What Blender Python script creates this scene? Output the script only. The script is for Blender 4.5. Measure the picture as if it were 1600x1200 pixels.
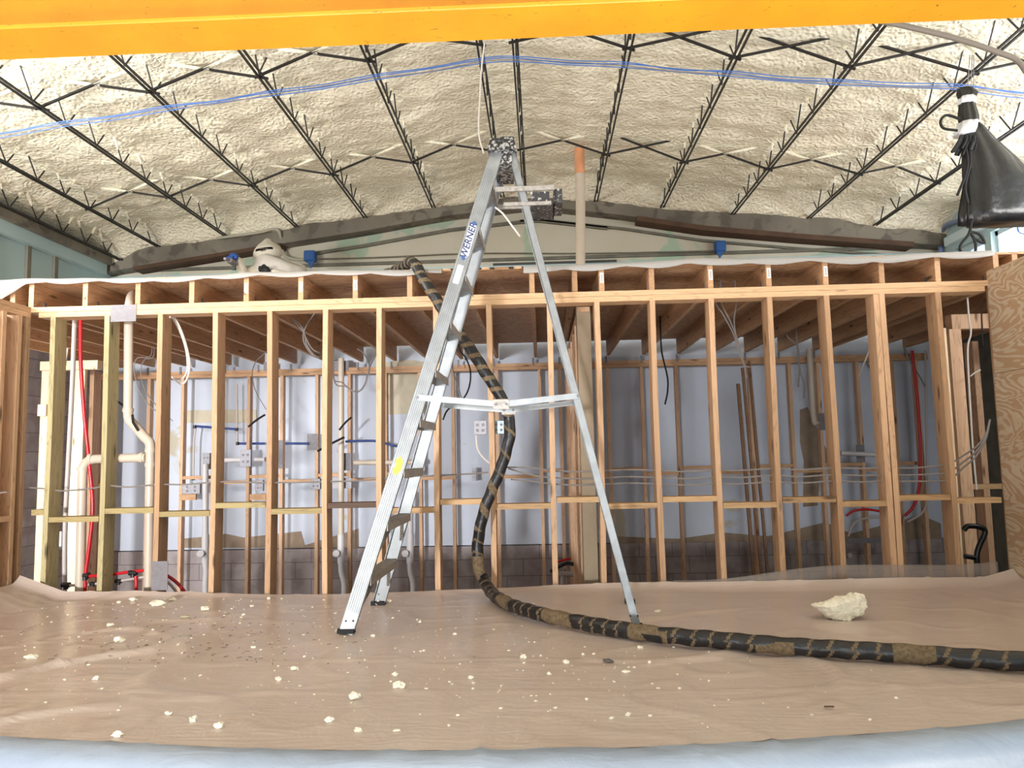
import bpy, bmesh, math, random
from mathutils import Vector, Matrix, noise
random.seed(7)
S = bpy.context.scene
for o in list(bpy.data.objects): bpy.data.objects.remove(o)
PI = math.pi
# ------------------------------------------------------------------ camera
FPX, PITCH, YAW, ROLL, CZ = 1172.0, .0946, .0370, -.0207, 1.856
def axes():
    f = Vector((-math.sin(YAW)*math.cos(PITCH), math.cos(YAW)*math.cos(PITCH), math.sin(PITCH)))
    r = Vector((math.cos(YAW), math.sin(YAW), 0)); u = r.cross(f)
    c, s = math.cos(ROLL), math.sin(ROLL)
    return f, c*r+s*u, -s*r+c*u
AF, AR, AU = axes()
cam = bpy.data.objects.new('camera', bpy.data.cameras.new('camera'))
S.collection.objects.link(cam)
M = Matrix((AR, AU, -AF)).transposed().to_4x4(); M.translation = (0, 0, CZ)
cam.matrix_world = M
cam.data.sensor_width = 36; cam.data.lens = FPX/1600*36; cam.data.clip_end = 300
S.camera = cam
# ------------------------------------------------------------------ view, world, lights
S.view_settings.view_transform = 'Standard'; S.view_settings.look = 'None'
S.view_settings.gamma = 1; S.view_settings.use_curve_mapping = False
S.view_settings.exposure = 0.0
w = bpy.data.worlds.new('sky'); S.world = w; w.use_nodes = True
w.node_tree.nodes['Background'].inputs[0].default_value = (.74, .87, 1, 1)
w.node_tree.nodes['Background'].inputs[1].default_value = 1.5
def area(name, loc, target, sx, sy, e, col):
    l = bpy.data.lights.new(name, 'AREA'); l.shape = 'RECTANGLE'; l.size = sx; l.size_y = sy
    l.energy = e; l.color = col
    o = bpy.data.objects.new(name, l); S.collection.objects.link(o); o.location = loc
    o.rotation_euler = (Vector(target)-Vector(loc)).to_track_quat('-Z', 'Y').to_euler()
    return o
k_ = area('daylight_low', (-3.6, -12, 1.9), (-3.2, 9, 2.2), 1.1, .9, 170, (1, .98, .95)); k_.data.spread = math.radians(40)
area('daylight_door', (-.5, -2.9, 1.5), (-.6, 6, 2.0), 8.5, 2.4, 34, (.92, .96, 1))
area('floor_fill', (.3, .5, .15), (.3, 1.3, 5.0), 8, 2.4, 480, (1, .97, .93))  # added upward fill at hall floor level, brightens ceiling and beam underside
area('left_ceiling_fill', (-5.3, 4.3, 3.35), (-1.2, 7.2, 5.3), 2.8, .8, 290, (1, .98, .94))  # added side fill raking the foam; no high windows in this wall
area('high_windows_right', (4.8, 4.3, 3.5), (1.5, 7.0, 5.3), 2.6, .6, 100, (1, .98, .95))
area('left_doorway', (-5.35, 6.4, 1.5), (-4.6, 8.2, 1.5), 1.0, 1.8, 36, (1, .96, .88))
area('clerestory_glow', (4.88, 6.3, 3.95), (2.5, 6.6, 5.2), 4.0, .45, 60, (.97, .98, 1))
# ------------------------------------------------------------------ helpers
ORG = {}
def P(px, py, Y):
    d = AF*FPX + AR*(px-800) - AU*(py-600)
    t = Y/d.y; return Vector((d.x*t, Y, CZ+d.z*t))
def PZ(px, py, z):
    d = AF*FPX + AR*(px-800) - AU*(py-600)
    t = (z-CZ)/d.z; return Vector((d.x*t, d.y*t, z))
def nrm(v):
    v = Vector(v); return v.normalized() if v.length > 1e-9 else Vector((0, 0, 1))
def cr(pts, n=6):
    pts = [Vector(p) for p in pts]
    if len(pts) < 3: return pts
    out = []; q = [pts[0]*2-pts[1]]+pts+[pts[-1]*2-pts[-2]]
    for i in range(1, len(q)-2):
        a, b, c, d = q[i-1:i+3]
        for k in range(n):
            t = k/n
            out.append(.5*((2*b)+(c-a)*t+(2*a-5*b+4*c-d)*t*t+(3*b-a-3*c+d)*t**3))
    out.append(pts[-1]); return out
class MB:
    def __init__(s): s.v = []; s.f = []; s.mi = []; s.sm = False
    def add(s, vs, fs, mi=0):
        n = len(s.v); s.v += [Vector(v) for v in vs]
        for f in fs: s.f.append([i+n for i in f]); s.mi.append(mi)
        return s
    def box(s, a, b, mi=0):
        x0, y0, z0 = [min(a[i], b[i]) for i in range(3)]; x1, y1, z1 = [max(a[i], b[i]) for i in range(3)]
        return s.add([(x0,y0,z0),(x1,y0,z0),(x1,y1,z0),(x0,y1,z0),(x0,y0,z1),(x1,y0,z1),(x1,y1,z1),(x0,y1,z1)],
            [(0,3,2,1),(4,5,6,7),(0,1,5,4),(1,2,6,5),(2,3,7,6),(3,0,4,7)], mi)
    def obox(s, c, u, v, w_, mi=0):   # centre and three half vectors
        c, u, v, w_ = map(Vector, (c, u, v, w_)); vs = []
        for k in (-1, 1):
            for i, j in ((-1,-1),(1,-1),(1,1),(-1,1)): vs.append(c+u*i+v*j+w_*k)
        return s.add(vs, [(0,3,2,1),(4,5,6,7),(0,1,5,4),(1,2,6,5),(2,3,7,6),(3,0,4,7)], mi)
    def bar(s, a, b, w_, h, hint=(0,0,1), mi=0):  # w_ across, h along hint
        a, b = Vector(a), Vector(b); d = nrm(b-a); x = nrm(d.cross(Vector(hint))); y = nrm(x.cross(d))
        return s.obox((a+b)/2, x*w_/2, y*h/2, d*((b-a).length/2), mi)
    def tube(s, pts, r, n=8, mi=0, cap=True):
        pts = [Vector(p) for p in pts]; R = r if isinstance(r, (list, tuple)) else [r]*len(pts)
        prev = None; vs = []; m = len(pts)
        for i, p in enumerate(pts):
            t = nrm(pts[min(i+1, m-1)]-pts[max(i-1, 0)])
            if prev is None:
                prev = nrm(t.cross(Vector((0, 0, 1)) if abs(t.z) < .9 else Vector((1, 0, 0))))
            x = nrm(prev-t*prev.dot(t)); prev = x; y = t.cross(x)
            for k in range(n):
                a = 2*PI*k/n; vs.append(p+(x*math.cos(a)+y*math.sin(a))*R[i])
        fs = []
        for i in range(m-1):
            for k in range(n):
                k2 = (k+1) % n; fs.append((i*n+k, i*n+k2, (i+1)*n+k2, (i+1)*n+k))
        if cap: fs += [tuple(range(n))[::-1], tuple(range((m-1)*n, m*n))]
        s.sm = True; return s.add(vs, fs, mi)
    def cyl(s, a, b, r, n=14, mi=0): return s.tube([a, b], r, n, mi)
    def prism(s, poly, thick, mi=0):   # planar polygon extruded by vector
        th = Vector(thick); n = len(poly); vs = [Vector(p) for p in poly]+[Vector(p)+th for p in poly]
        fs = [tuple(range(n))[::-1], tuple(range(n, 2*n))]+[(i, (i+1) % n, n+(i+1) % n, n+i) for i in range(n)]
        return s.add(vs, fs, mi)
    def blob(s, c, r, seed=0, rough=.35, n=2, mi=0, freq=1.6):
        bm = bmesh.new(); bmesh.ops.create_icosphere(bm, subdivisions=n, radius=1)
        r = Vector(r) if not isinstance(r, (int, float)) else Vector((r, r, r)); vs = []
        for v in bm.verts:
            k = 1+rough*noise.noise(v.co*freq+Vector((seed*3.1, seed*1.7, 5)))*1.7
            vs.append(Vector(c)+Vector((v.co.x*r.x, v.co.y*r.y, v.co.z*r.z))*k)
        fs = [tuple(v.index for v in f.verts) for f in bm.faces]; bm.free()
        return s.add(vs, fs, mi)
    def build(s, name, mat, parent=None, smooth=None, bevel=0, loc=None):
        if parent: o0 = ORG[parent]
        elif loc is not None: o0 = Vector(loc)
        else:
            n = len(s.v); o0 = Vector((sum(v.x for v in s.v)/n, sum(v.y for v in s.v)/n, min(v.z for v in s.v)))
        me = bpy.data.meshes.new(name); me.from_pydata([v-o0 for v in s.v], [], s.f); me.validate()
        for m in (mat if isinstance(mat, (list, tuple)) else [mat]): me.materials.append(m)
        if len(me.polygons) == len(s.mi):
            for p, m in zip(me.polygons, s.mi): p.material_index = m
        bm = bmesh.new(); bm.from_mesh(me); bmesh.ops.recalc_face_normals(bm, faces=bm.faces)
        if bevel: bmesh.ops.bevel(bm, geom=bm.edges[:], offset=bevel, segments=1, affect='EDGES')
        bm.to_mesh(me); bm.free()
        if smooth if smooth is not None else s.sm:
            me.polygons.foreach_set('use_smooth', [True]*len(me.polygons)); 
            if s.sm and smooth is None: me.set_sharp_from_angle(angle=math.radians(50))
        o = bpy.data.objects.new(name, me); S.collection.objects.link(o)
        if parent: o.parent = parent
        else: o.location = o0
        ORG[o] = o0; return o
def tag(o, label=None, cat=None, group=None, kind=None):
    if label: o['label'] = label
    if cat: o['category'] = cat
    if group: o['group'] = group
    if kind: o['kind'] = kind
    return o
def thing(name, loc, label, cat, group=None, kind=None):
    o = bpy.data.objects.new(name, None); S.collection.objects.link(o); o.location = loc
    o.empty_display_size = .1; ORG[o] = Vector(loc); return tag(o, label, cat, group, kind)
def struct(o): o['kind'] = 'structure'; return o
ORD = ['first','second','third','fourth','fifth','sixth','seventh','eighth','ninth','tenth','eleventh','twelfth','thirteenth','fourteenth','fifteenth','sixteenth','seventeenth','eighteenth']
# ------------------------------------------------------------------ materials
def srgb(r, g, b):
    f = lambda c: (c/255/12.92 if c/255 <= .04045 else ((c/255+.055)/1.055)**2.4)
    return (f(r), f(g), f(b), 1)
def newmat(name):
    m = bpy.data.materials.new(name); m.use_nodes = True; nt = m.node_tree
    return m, nt, nt.nodes['Principled BSDF']
def N(nt, t, **kw):
    n = nt.nodes.new(t)
    for k, v in kw.items():
        if k in n.inputs: n.inputs[k].default_value = v
        else: setattr(n, k, v)
    return n
def ramp(nt, fac, stops):
    r = nt.nodes.new('ShaderNodeValToRGB'); e = r.color_ramp.elements
    while len(e) > 1: e.remove(e[0])
    e[0].position = stops[0][0]; e[0].color = stops[0][1]
    for p, c in stops[1:]: x = e.new(p); x.color = c
    nt.links.new(fac, r.inputs[0]); return r.outputs[0]
def coords(nt, scale, rnd=True):
    tc = N(nt, 'ShaderNodeTexCoord'); mp = N(nt, 'ShaderNodeMapping'); mp.inputs['Scale'].default_value = scale
    if rnd:
        oi = N(nt, 'ShaderNodeObjectInfo'); ml = N(nt, 'ShaderNodeMath', operation='MULTIPLY'); ml.inputs[1].default_value = 37
        nt.links.new(oi.outputs['Random'], ml.inputs[0]); ad = N(nt, 'ShaderNodeVectorMath', operation='ADD')
        nt.links.new(tc.outputs['Object'], ad.inputs[0]); nt.links.new(ml.outputs[0], ad.inputs[1])
        nt.links.new(ad.outputs[0], mp.inputs[0])
    else: nt.links.new(tc.outputs['Object'], mp.inputs[0])
    return mp.outputs[0]
def noi(nt, co, scale, detail=4, dist=0, rough=.55):
    n = N(nt, 'ShaderNodeTexNoise'); n.inputs['Scale'].default_value = scale; n.inputs['Detail'].default_value = detail
    n.inputs['Distortion'].default_value = dist; n.inputs['Roughness'].default_value = rough
    nt.links.new(co, n.inputs['Vector']); return n.outputs['Fac']
def mix(nt, fac, a, b, mode='MIX'):
    m = N(nt, 'ShaderNodeMix', data_type='RGBA', blend_type=mode)
    for sck, v in ((0, fac), (6, a), (7, b)):
        if hasattr(v, 'node'): nt.links.new(v, m.inputs[sck])
        else: m.inputs[sck].default_value = v
    return m.outputs[2]
def bump(nt, bs, h, st, dist=.01):
    b = N(nt, 'ShaderNodeBump'); b.inputs['Strength'].default_value = st; b.inputs['Distance'].default_value = dist
    nt.links.new(h, b.inputs['Height'])
    if bs.inputs['Normal'].is_linked: nt.links.new(bs.inputs['Normal'].links[0].from_socket, b.inputs['Normal'])
    nt.links.new(b.outputs[0], bs.inputs['Normal'])
def wood(name, c1, c2, axis, var=.25, grain=22, rough=.62, knots=True):
    m, nt, bs = newmat(name)
    sc = [grain]*3; sc[axis] = .9
    co = coords(nt, sc); n1 = noi(nt, co, 1.0, 5, 1.2)
    sc2 = [5]*3; sc2[axis] = .35; n2 = noi(nt, coords(nt, sc2), 1.6, 3, 2.2)
    wv = N(nt, 'ShaderNodeMath', operation='PINGPONG'); wv.inputs[1].default_value = .06; nt.links.new(n2, wv.inputs[0])
    w2 = N(nt, 'ShaderNodeMath', operation='MULTIPLY'); w2.inputs[1].default_value = 16; nt.links.new(wv.outputs[0], w2.inputs[0])
    col = mix(nt, n1, c1, c2)
    dk = tuple(v*.55 for v in c2[:3])+(1,)
    col = mix(nt, ramp(nt, w2.outputs[0], [(.0, (.55,)*3+(1,)), (.35, (0, 0, 0, 1))]), col, dk)
    if knots:
        s3 = [9]*3; s3[axis] = 2.2; v = N(nt, 'ShaderNodeTexVoronoi'); v.inputs['Scale'].default_value = 1
        nt.links.new(coords(nt, s3), v.inputs['Vector'])
        col = mix(nt, ramp(nt, v.outputs['Distance'], [(.07, (1, 1, 1, 1)), (.16, (0, 0, 0, 1))]), col, tuple(x*.3 for x in c2[:3])+(1,))
    oi = N(nt, 'ShaderNodeObjectInfo')
    t = ramp(nt, oi.outputs['Random'], [(0, (1-var, 1-var*1.15, 1-var*1.35, 1)), (.5, (1, .98, .96, 1)), (1, (1+var*.3, 1+var*.3, 1+var*.3, 1))])
    col = mix(nt, 1.0, col, t, 'MULTIPLY')
    nt.links.new(col, bs.inputs['Base Color']); bs.inputs['Roughness'].default_value = rough
    bump(nt, bs, n1, .25, .004); return m
def plain(name, c, rough=.5, metal=0, spec=.5, nz=0, nscale=8, bumpst=0):
    m, nt, bs = newmat(name); bs.inputs['Roughness'].default_value = rough; bs.inputs['Metallic'].default_value = metal
    bs.inputs['Specular IOR Level'].default_value = spec
    co = coords(nt, (1, 1, 1)); n = noi(nt, co, nscale, 5)
    d = tuple(v*(1-nz) for v in c[:3])+(1,)
    nt.links.new(mix(nt, ramp(nt, n, [(.35, (0, 0, 0, 1)), (.65, (1, 1, 1, 1))]), c, d), bs.inputs['Base Color'])
    if bumpst: bump(nt, bs, n, bumpst, .01)
    return m
PINE1, PINE2 = srgb(218, 182, 148), srgb(192, 152, 116)
W_stud = wood('stud_wood', PINE1, PINE2, 2, .3)
W_plate = wood('plate_wood', srgb(220, 184, 146), srgb(196, 156, 116), 0, .15)
W_joist = wood('joist_wood', srgb(210, 170, 132), srgb(174, 132, 96), 1, .25, 16)
W_side = wood('side_plate_wood', PINE1, PINE2, 1, .15)
W_green = wood('treated_wood', srgb(200, 188, 146), srgb(164, 150, 108), 2, .1)
W_blk = wood('block_wood', srgb(216, 184, 140), srgb(184, 144, 102), 0, .3)
W_blkg = wood('treated_block_wood', srgb(190, 172, 122), srgb(150, 132, 86), 0, .1)
W_dark = wood('dark_wood', srgb(112, 84, 66), srgb(74, 52, 40), 0, .1)
W_rear = wood('rear_stud_wood', srgb(226, 190, 158), srgb(200, 158, 124), 2, .25, knots=True)
W_rplate = wood('rear_plate_wood', srgb(214, 174, 136), srgb(186, 142, 104), 0, .1)
W_blkb = wood('brown_board_wood', srgb(150, 116, 88), srgb(118, 86, 62), 2, .2)
W_pine = wood('pale_pine', srgb(250, 232, 200), srgb(240, 214, 172), 2, .04)
def plywood(name, c1, c2, sc):
    m, nt, bs = newmat(name)
    co = coords(nt, sc); n = noi(nt, co, 1.0, 3, 1.4, .5)
    md = N(nt, 'ShaderNodeMath', operation='PINGPONG'); md.inputs[1].default_value = .035; nt.links.new(n, md.inputs[0])
    m2 = N(nt, 'ShaderNodeMath', operation='MULTIPLY'); m2.inputs[1].default_value = 28; nt.links.new(md.outputs[0], m2.inputs[0])
    fine = noi(nt, co, 9, 4)
    col = mix(nt, ramp(nt, m2.outputs[0], [(.35, (0, 0, 0, 1)), (.6, (1, 1, 1, 1))]), c1, c2)
    col = mix(nt, ramp(nt, fine, [(.4, (0, 0, 0, 1)), (.8, (.45,)*3+(1,))]), col, c2)
    nt.links.new(col, bs.inputs['Base Color']); bs.inputs['Roughness'].default_value = .65
    bump(nt, bs, fine, .15, .003); return m
W_deck = plywood('deck_plywood', srgb(206, 168, 130), srgb(172, 132, 98), (1.3, 4.5, 4))
W_ply = plywood('panel_plywood', srgb(200, 182, 158), srgb(180, 148, 116), (6, 1.0, 2.8))
# foam
def foam_mat():
    m, nt, bs = newmat('spray_foam'); co = coords(nt, (1, 1, 1), False)
    big = noi(nt, co, .9, 3); col = mix(nt, ramp(nt, big, [(.35, (0, 0, 0, 1)), (.7, (1, 1, 1, 1))]), srgb(246, 241, 220), srgb(234, 229, 208))
    nt.links.new(col, bs.inputs['Base Color']); bs.inputs['Roughness'].default_value = .42; bs.inputs['Specular IOR Level'].default_value = .55
    v = N(nt, 'ShaderNodeTexVoronoi', feature='SMOOTH_F1'); v.inputs['Scale'].default_value = 32
    n0 = N(nt, 'ShaderNodeTexNoise'); n0.inputs['Scale'].default_value = 7; nt.links.new(co, n0.inputs['Vector'])
    vm = N(nt, 'ShaderNodeVectorMath', operation='MULTIPLY_ADD'); vm.inputs[1].default_value = (.09, .09, .09)
    nt.links.new(n0.outputs['Color'], vm.inputs[0]); nt.links.new(co, vm.inputs[2]); nt.links.new(vm.outputs[0], v.inputs['Vector'])
    bump(nt, bs, v.outputs['Distance'], 1, .02)
    bump(nt, bs, noi(nt, co, 9, 5), .5, .025)
    return m
FOAM = foam_mat(); CHUNK = plain('foam_chunk', srgb(242, 236, 218), .7, 0, .3, .12, 30, .3)
STEEL = plain('dark_joist_steel', srgb(52, 50, 50), .45, .4, .5, .3, 20)
ALU = plain('ladder_aluminium', (.36, .38, .40, 1), .5, .5, .5, .2, 14, .05)
ALUW = plain('worn_aluminium', (.40, .375, .35, 1), .5, .4, .5, .35, 40, .1)
def capmat(nm='splattered_cap', lo=.5):
    m, nt, bs = newmat(nm); co = coords(nt, (1, 1, 1), False)
    nt.links.new(ramp(nt, noi(nt, co, 55, 4), [(lo, srgb(46, 45, 47)), (lo+.07, srgb(185, 185, 185))]), bs.inputs['Base Color'])
    bs.inputs['Roughness'].default_value = .5; return m
CAP = capmat(); SHELF = capmat('paint_shelf_grey', .58)
def yel():
    m, nt, bs = newmat('yellow_paint'); co = coords(nt, (1, 1, 1), False)
    a = noi(nt, co, 3.0, 5); b = noi(nt, coords(nt, (4, 9, 9), False), 6, 6, 1.5)
    gx = N(nt, 'ShaderNodeSeparateXYZ'); tc = N(nt, 'ShaderNodeTexCoord'); nt.links.new(tc.outputs['Object'], gx.inputs[0])
    hue = ramp(nt, a, [(.3, srgb(226, 150, 34)), (.7, srgb(236, 166, 38))])
    nt.links.new(mix(nt, ramp(nt, b, [(.66, (0, 0, 0, 1)), (.72, (1, 1, 1, 1))]), hue, srgb(120, 74, 34)), bs.inputs['Base Color'])
    bs.inputs['Roughness'].default_value = .42; return m
YEL = yel()
PVC = plain('cream_pvc', srgb(208, 194, 178), .4, 0, .5, .05)
PVCW = plain('white_pvc', srgb(212, 210, 214), .4, 0, .5, .05)
ORANGE = plain('orange_stained_pvc', srgb(226, 160, 118), .45, 0, .5, .15)
RED = plain('red_tube', srgb(196, 30, 42), .3); BLUE = plain('blue_tube', srgb(30, 58, 128), .3)
GREYT = plain('grey_tube', srgb(190, 180, 176), .4); BLK = plain('black_plastic', srgb(20, 20, 22), .32, 0, .6, .3, 15)
BLKM = plain('black_foam', srgb(24, 24, 26), .7, 0, .4); BRASS = plain('dark_fitting', srgb(34, 32, 34), .4)
CABLE = plain('grey_cable', srgb(132, 126, 124), .45); CABLEW = plain('white_cable', srgb(214, 208, 202), .5)
BCABLE = plain('blue_cable', srgb(62, 112, 190), .45); GALV = plain('galvanised_steel', srgb(128, 124, 130), .55, .1, .5, .18, 30)
GALVL = plain('bright_galvanised_steel', srgb(168, 168, 178), .5, .1, .5, .25, 60)
BLUETAPE = plain('blue_tape', srgb(32, 84, 150), .6); TAPEW = plain('white_tape', srgb(222, 224, 230), .5)
def hosemat():
    m, nt, bs = newmat('taped_hose'); return m, nt, bs
TAN = plain('tan_hose_wrap', srgb(126, 108, 84), .8, 0, .3, .45, 60, .4); TAPEB = plain('black_tape', srgb(22, 22, 26), .42, 0, .6, .35, 25, .5)
WTAG = plain('white_tag', srgb(238, 238, 238), .6); INK = plain('black_ink', srgb(25, 25, 25), .6)
CMU = None
def wallmat(name, a, b, patch, pth=(.62, .66), sc=1.3, st=.1):
    m, nt, bs = newmat(name); co = coords(nt, (1, 1, 1), False)
    base = mix(nt, ramp(nt, noi(nt, co, 1.1, 4), [(.4, (0, 0, 0, 1)), (.6, (1, 1, 1, 1))]), a, b)
    col = mix(nt, ramp(nt, noi(nt, co, sc, 6, .6), [(pth[0], (0, 0, 0, 1)), (pth[1], (.85,)*3+(1,))]), base, patch)
    nt.links.new(col, bs.inputs['Base Color']); bs.inputs['Roughness'].default_value = .7
    bump(nt, bs, noi(nt, co, 30, 4), st, .01); return m
M_back = wallmat('back_panel_paint', srgb(202, 211, 228), srgb(194, 202, 218), srgb(184, 176, 150), (.66, .70))
M_gable = wallmat('gable_paint', srgb(196, 190, 172), srgb(200, 195, 180), srgb(160, 184, 162), (.53, .56), .8)
M_left = wallmat('pale_blue_wall_paint', srgb(172, 196, 200), srgb(164, 188, 192), srgb(138, 148, 148), (.68, .74), 1.4)
M_conc = wallmat('overspray_concrete', srgb(128, 122, 110), srgb(106, 100, 90), srgb(84, 78, 70), (.52, .6), 4, .5)
M_floor = wallmat('slab', srgb(110, 106, 104), srgb(98, 94, 92), srgb(80, 76, 74))
M_trim = plain('weathered_trim', srgb(120, 118, 106), .7, 0, .3, .3, 6)
M_brown = plain('brown_ledger', srgb(92, 70, 56), .75, 0, .3, .3, 6)
M_drum = plain('tan_sheathing', srgb(200, 156, 128), .75, 0, .2, .1, 3)
def cmumat():
    m, nt, bs = newmat('block_wall'); co = coords(nt, (1, 1, 1), False)
    mp = N(nt, 'ShaderNodeMapping'); mp.inputs['Rotation'].default_value = (PI/2, 0, 0); nt.links.new(co, mp.inputs[0])
    br = N(nt, 'ShaderNodeTexBrick'); nt.links.new(mp.outputs[0], br.inputs['Vector'])
    br.inputs['Scale'].default_value = 1; br.inputs['Brick Width'].default_value = .4; br.inputs['Row Height'].default_value = .2; br.inputs['Mortar Size'].default_value = .006
    br.inputs['Color1'].default_value = srgb(168, 160, 162); br.inputs['Color2'].default_value = srgb(156, 148, 150); br.inputs['Mortar'].default_value = srgb(124, 116, 118)
    n = noi(nt, co, 5, 6)
    nt.links.new(mix(nt, ramp(nt, n, [(.45, (0, 0, 0, 1)), (.62, (.5,)*3+(1,))]), br.outputs['Color'], srgb(120, 106, 104)), bs.inputs['Base Color'])
    bs.inputs['Roughness'].default_value = .8; bump(nt, bs, n, .4, .02); bump(nt, bs, br.outputs['Fac'], -.4, .01); return m
CMU = cmumat()
def sheetmat(name, base, dark, rough, coat, trans=0):
    m, nt, bs = newmat(name); co = coords(nt, (1, 1, 1), False)
    n = noi(nt, co, 1.4, 5, .4); f = noi(nt, coords(nt, (3, 16, 3), False), 1.2, 5, 1.5)
    nt.links.new(mix(nt, ramp(nt, n, [(.35, (0, 0, 0, 1)), (.7, (1, 1, 1, 1))]), base, dark), bs.inputs['Base Color'])
    bs.inputs['Roughness'].default_value = rough; bs.inputs['Coat Weight'].default_value = coat; bs.inputs['Coat Roughness'].default_value = .22
    bs.inputs['Transmission Weight'].default_value = trans
    bump(nt, bs, f, .35, .012); bump(nt, bs, noi(nt, co, 6, 6, 2.5), .25, .01); return m
SHEET = sheetmat('brown_paper_under_plastic', srgb(204, 188, 180), srgb(194, 176, 166), .5, .5)
SKIRT = sheetmat('milky_plastic', srgb(140, 149, 162), srgb(128, 138, 153), .4, .25)
def filmmat(name, c, mixf):
    m, nt, bs = newmat(name); out = nt.nodes['Material Output']
    bs.inputs['Base Color'].default_value = c; bs.inputs['Roughness'].default_value = .35
    tr = N(nt, 'ShaderNodeBsdfTransparent'); tl = N(nt, 'ShaderNodeBsdfTranslucent'); tl.inputs[0].default_value = c
    m1 = N(nt, 'ShaderNodeMixShader'); m1.inputs[0].default_value = .4; nt.links.new(bs.outputs[0], m1.inputs[1]); nt.links.new(tl.outputs[0], m1.inputs[2])
    m2 = N(nt, 'ShaderNodeMixShader'); m2.inputs[0].default_value = mixf; nt.links.new(tr.outputs[0], m2.inputs[1]); nt.links.new(m1.outputs[0], m2.inputs[2])
    nt.links.new(m2.outputs[0], out.inputs[0])
    return m
FILM = filmmat('clear_film', srgb(206, 204, 202), .85); FILMC = filmmat('thin_film', srgb(205, 196, 190), .35)
def glass():
    m, nt, bs = newmat('window_glass'); bs.inputs['Base Color'].default_value = (.95, .98, 1, 1); bs.inputs['Roughness'].default_value = .02
    bs.inputs['Transmission Weight'].default_value = 1; bs.inputs['IOR'].default_value = 1.1; return m
GLASS = glass()
FRAMEW = plain('pale_window_frame', srgb(196, 214, 222), .5)
# ------------------------------------------------------------------ setting
FW = 5.41                       # front face of the framed wall
YB = 9.30                       # rear wall
XL, XR = -5.47, 4.97
JX = [-5.6, -4.76, -3.89, -3.0, -2.13, -1.27, -.405, -.127, .75, 1.56, 2.42, 3.34, 4.12, 5.0]
JZ = [4.42, 4.56, 4.66, 4.76, 4.85, 4.95, 5.05, 5.05, 4.96, 4.85, 4.74, 4.66, 4.54, 4.40]
def jz(x):
    if x <= JX[0]: return JZ[0]+(x-JX[0])*.12
    for a in range(len(JX)-1):
        if x <= JX[a+1]: return JZ[a]+(JZ[a+1]-JZ[a])*(x-JX[a])/(JX[a+1]-JX[a])
    return JZ[-1]-(x-JX[-1])*.12
struct(MB().box((-8, -8, -.1), (8, YB+.3, 0)).build('floor', M_floor))
# ceiling foam
def foam_ceiling():
    b = MB(); xs = []; x = -5.75
    while x < 5.25: xs.append(x); x += .045
    ys = [-8, -6, -4, -2, 0, 2, 3, 3.6]; y = 4.0
    while y < 9.16: ys.append(y); y += .045
    ys.append(9.2); vs = []
    for y in ys:
        for x in xs:
            z = jz(x)+.215
            if y >= 3.6:
                z -= .03*noise.noise(Vector((x*1.1, y*1.7, 0)))+.21*max(0, min(1, (y-8.72)/.36))**2+.12*max(0, min(1, (XL+.45-x)/.4))
                z -= .034*noise.noise(Vector((x*2.0, y*4.6, 3)))
                z -= .020*noise.noise(Vector((x*5, y*9, 7)))+.009*noise.noise(Vector((x*17, y*19, 9)))
                dj = min(abs(x-q) for q in JX[1:-1]); 
                ph = (y/.42) % 1; z -= .04*math.exp(-(dj/.07)**2)*(.5+.5*math.cos(2*PI*ph))
            vs.append((x, y, z))
    n = len(xs)
    b.add(vs, [(j*n+i, j*n+i+1, (j+1)*n+i+1, (j+1)*n+i) for j in range(len(ys)-1) for i in range(n-1)])
    b.sm = True
    o = b.build('ceiling', FOAM, smooth=True)
    # normals point down into the room
    return struct(o)
foam_ceiling()
rf = [(x, -8, jz(x)+.55) for x in (-6.2, -.3, 5.6)]
struct(MB().prism([(-6.2, -8, jz(-6.2)+.40), (-.27, -8, 5.55), (5.6, -8, jz(5.6)+.40), (5.6, -8, jz(5.6)+.5), (-.27, -8, 5.65), (-6.2, -8, jz(-6.2)+.5)], (0, YB+8.4, 0)).build('ceiling_deck', M_conc))
# rear wall: panel, block base, gable
back = struct(MB().box((XL-.3, YB, .77), (XR+.3, YB+.2, 3.4)).build('wall_back', M_back))
struct(MB().box((XL-.3, YB-.035, 0), (XR+.3, YB+.2, .76)).build('wall_back_base', CMU))
struct(MB().prism([(XL-.3, YB, 3.4), (XR+.3, YB, 3.4), (XR+.3, YB, jz(XR)+.38), (-.27, YB, 5.40), (XL-.3, YB, jz(XL)+.38)], (0, .2, 0)).build('wall_back_gable', M_gable))
def roofbox(name, x0, x1, y0, y1, lo, hi, mat, fn):
    b = MB(); n = 40; xs = [x0+(x1-x0)*i/n for i in range(n+1)]
    for a in range(n):
        A, B = xs[a], xs[a+1]
        b.add([(A, y0, fn(A)+lo), (B, y0, fn(B)+lo), (B, y1, fn(B)+lo), (A, y1, fn(A)+lo), (A, y0, fn(A)+hi), (B, y0, fn(B)+hi), (B, y1, fn(B)+hi), (A, y1, fn(A)+hi)],
              [(0,3,2,1),(4,5,6,7),(0,1,5,4),(2,3,7,6)]+([(3,0,4,7)] if a == 0 else [])+([(1,2,6,5)] if a == n-1 else []))
    return struct(b.build(name, mat, smooth=False))
def band_lo(x):
    pts = [(-5.6, 4.22), (-3.5, 4.50), (-2.2, 4.66), (-1.1, 4.83), (0, 4.92), (1.1, 4.76), (2.07, 4.58), (3.23, 4.44), (5.1, 4.24)]
    for (a, za), (c, zc) in zip(pts, pts[1:]):
        if x <= c: return za+(zc-za)*(x-a)/(c-a)
    return pts[-1][1]
def roofband(name, x0, x1, y0, y1, lo, hi, mat): return roofbox(name, x0, x1, y0, y1, lo, hi, mat, band_lo)
roofband('trim_1', XL, XR, 9.08, YB, .02, .6, M_conc)
roofband('trim_2', XL+.4, -3.2, 9.065, YB-.01, -.02, .025, M_brown)
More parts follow.
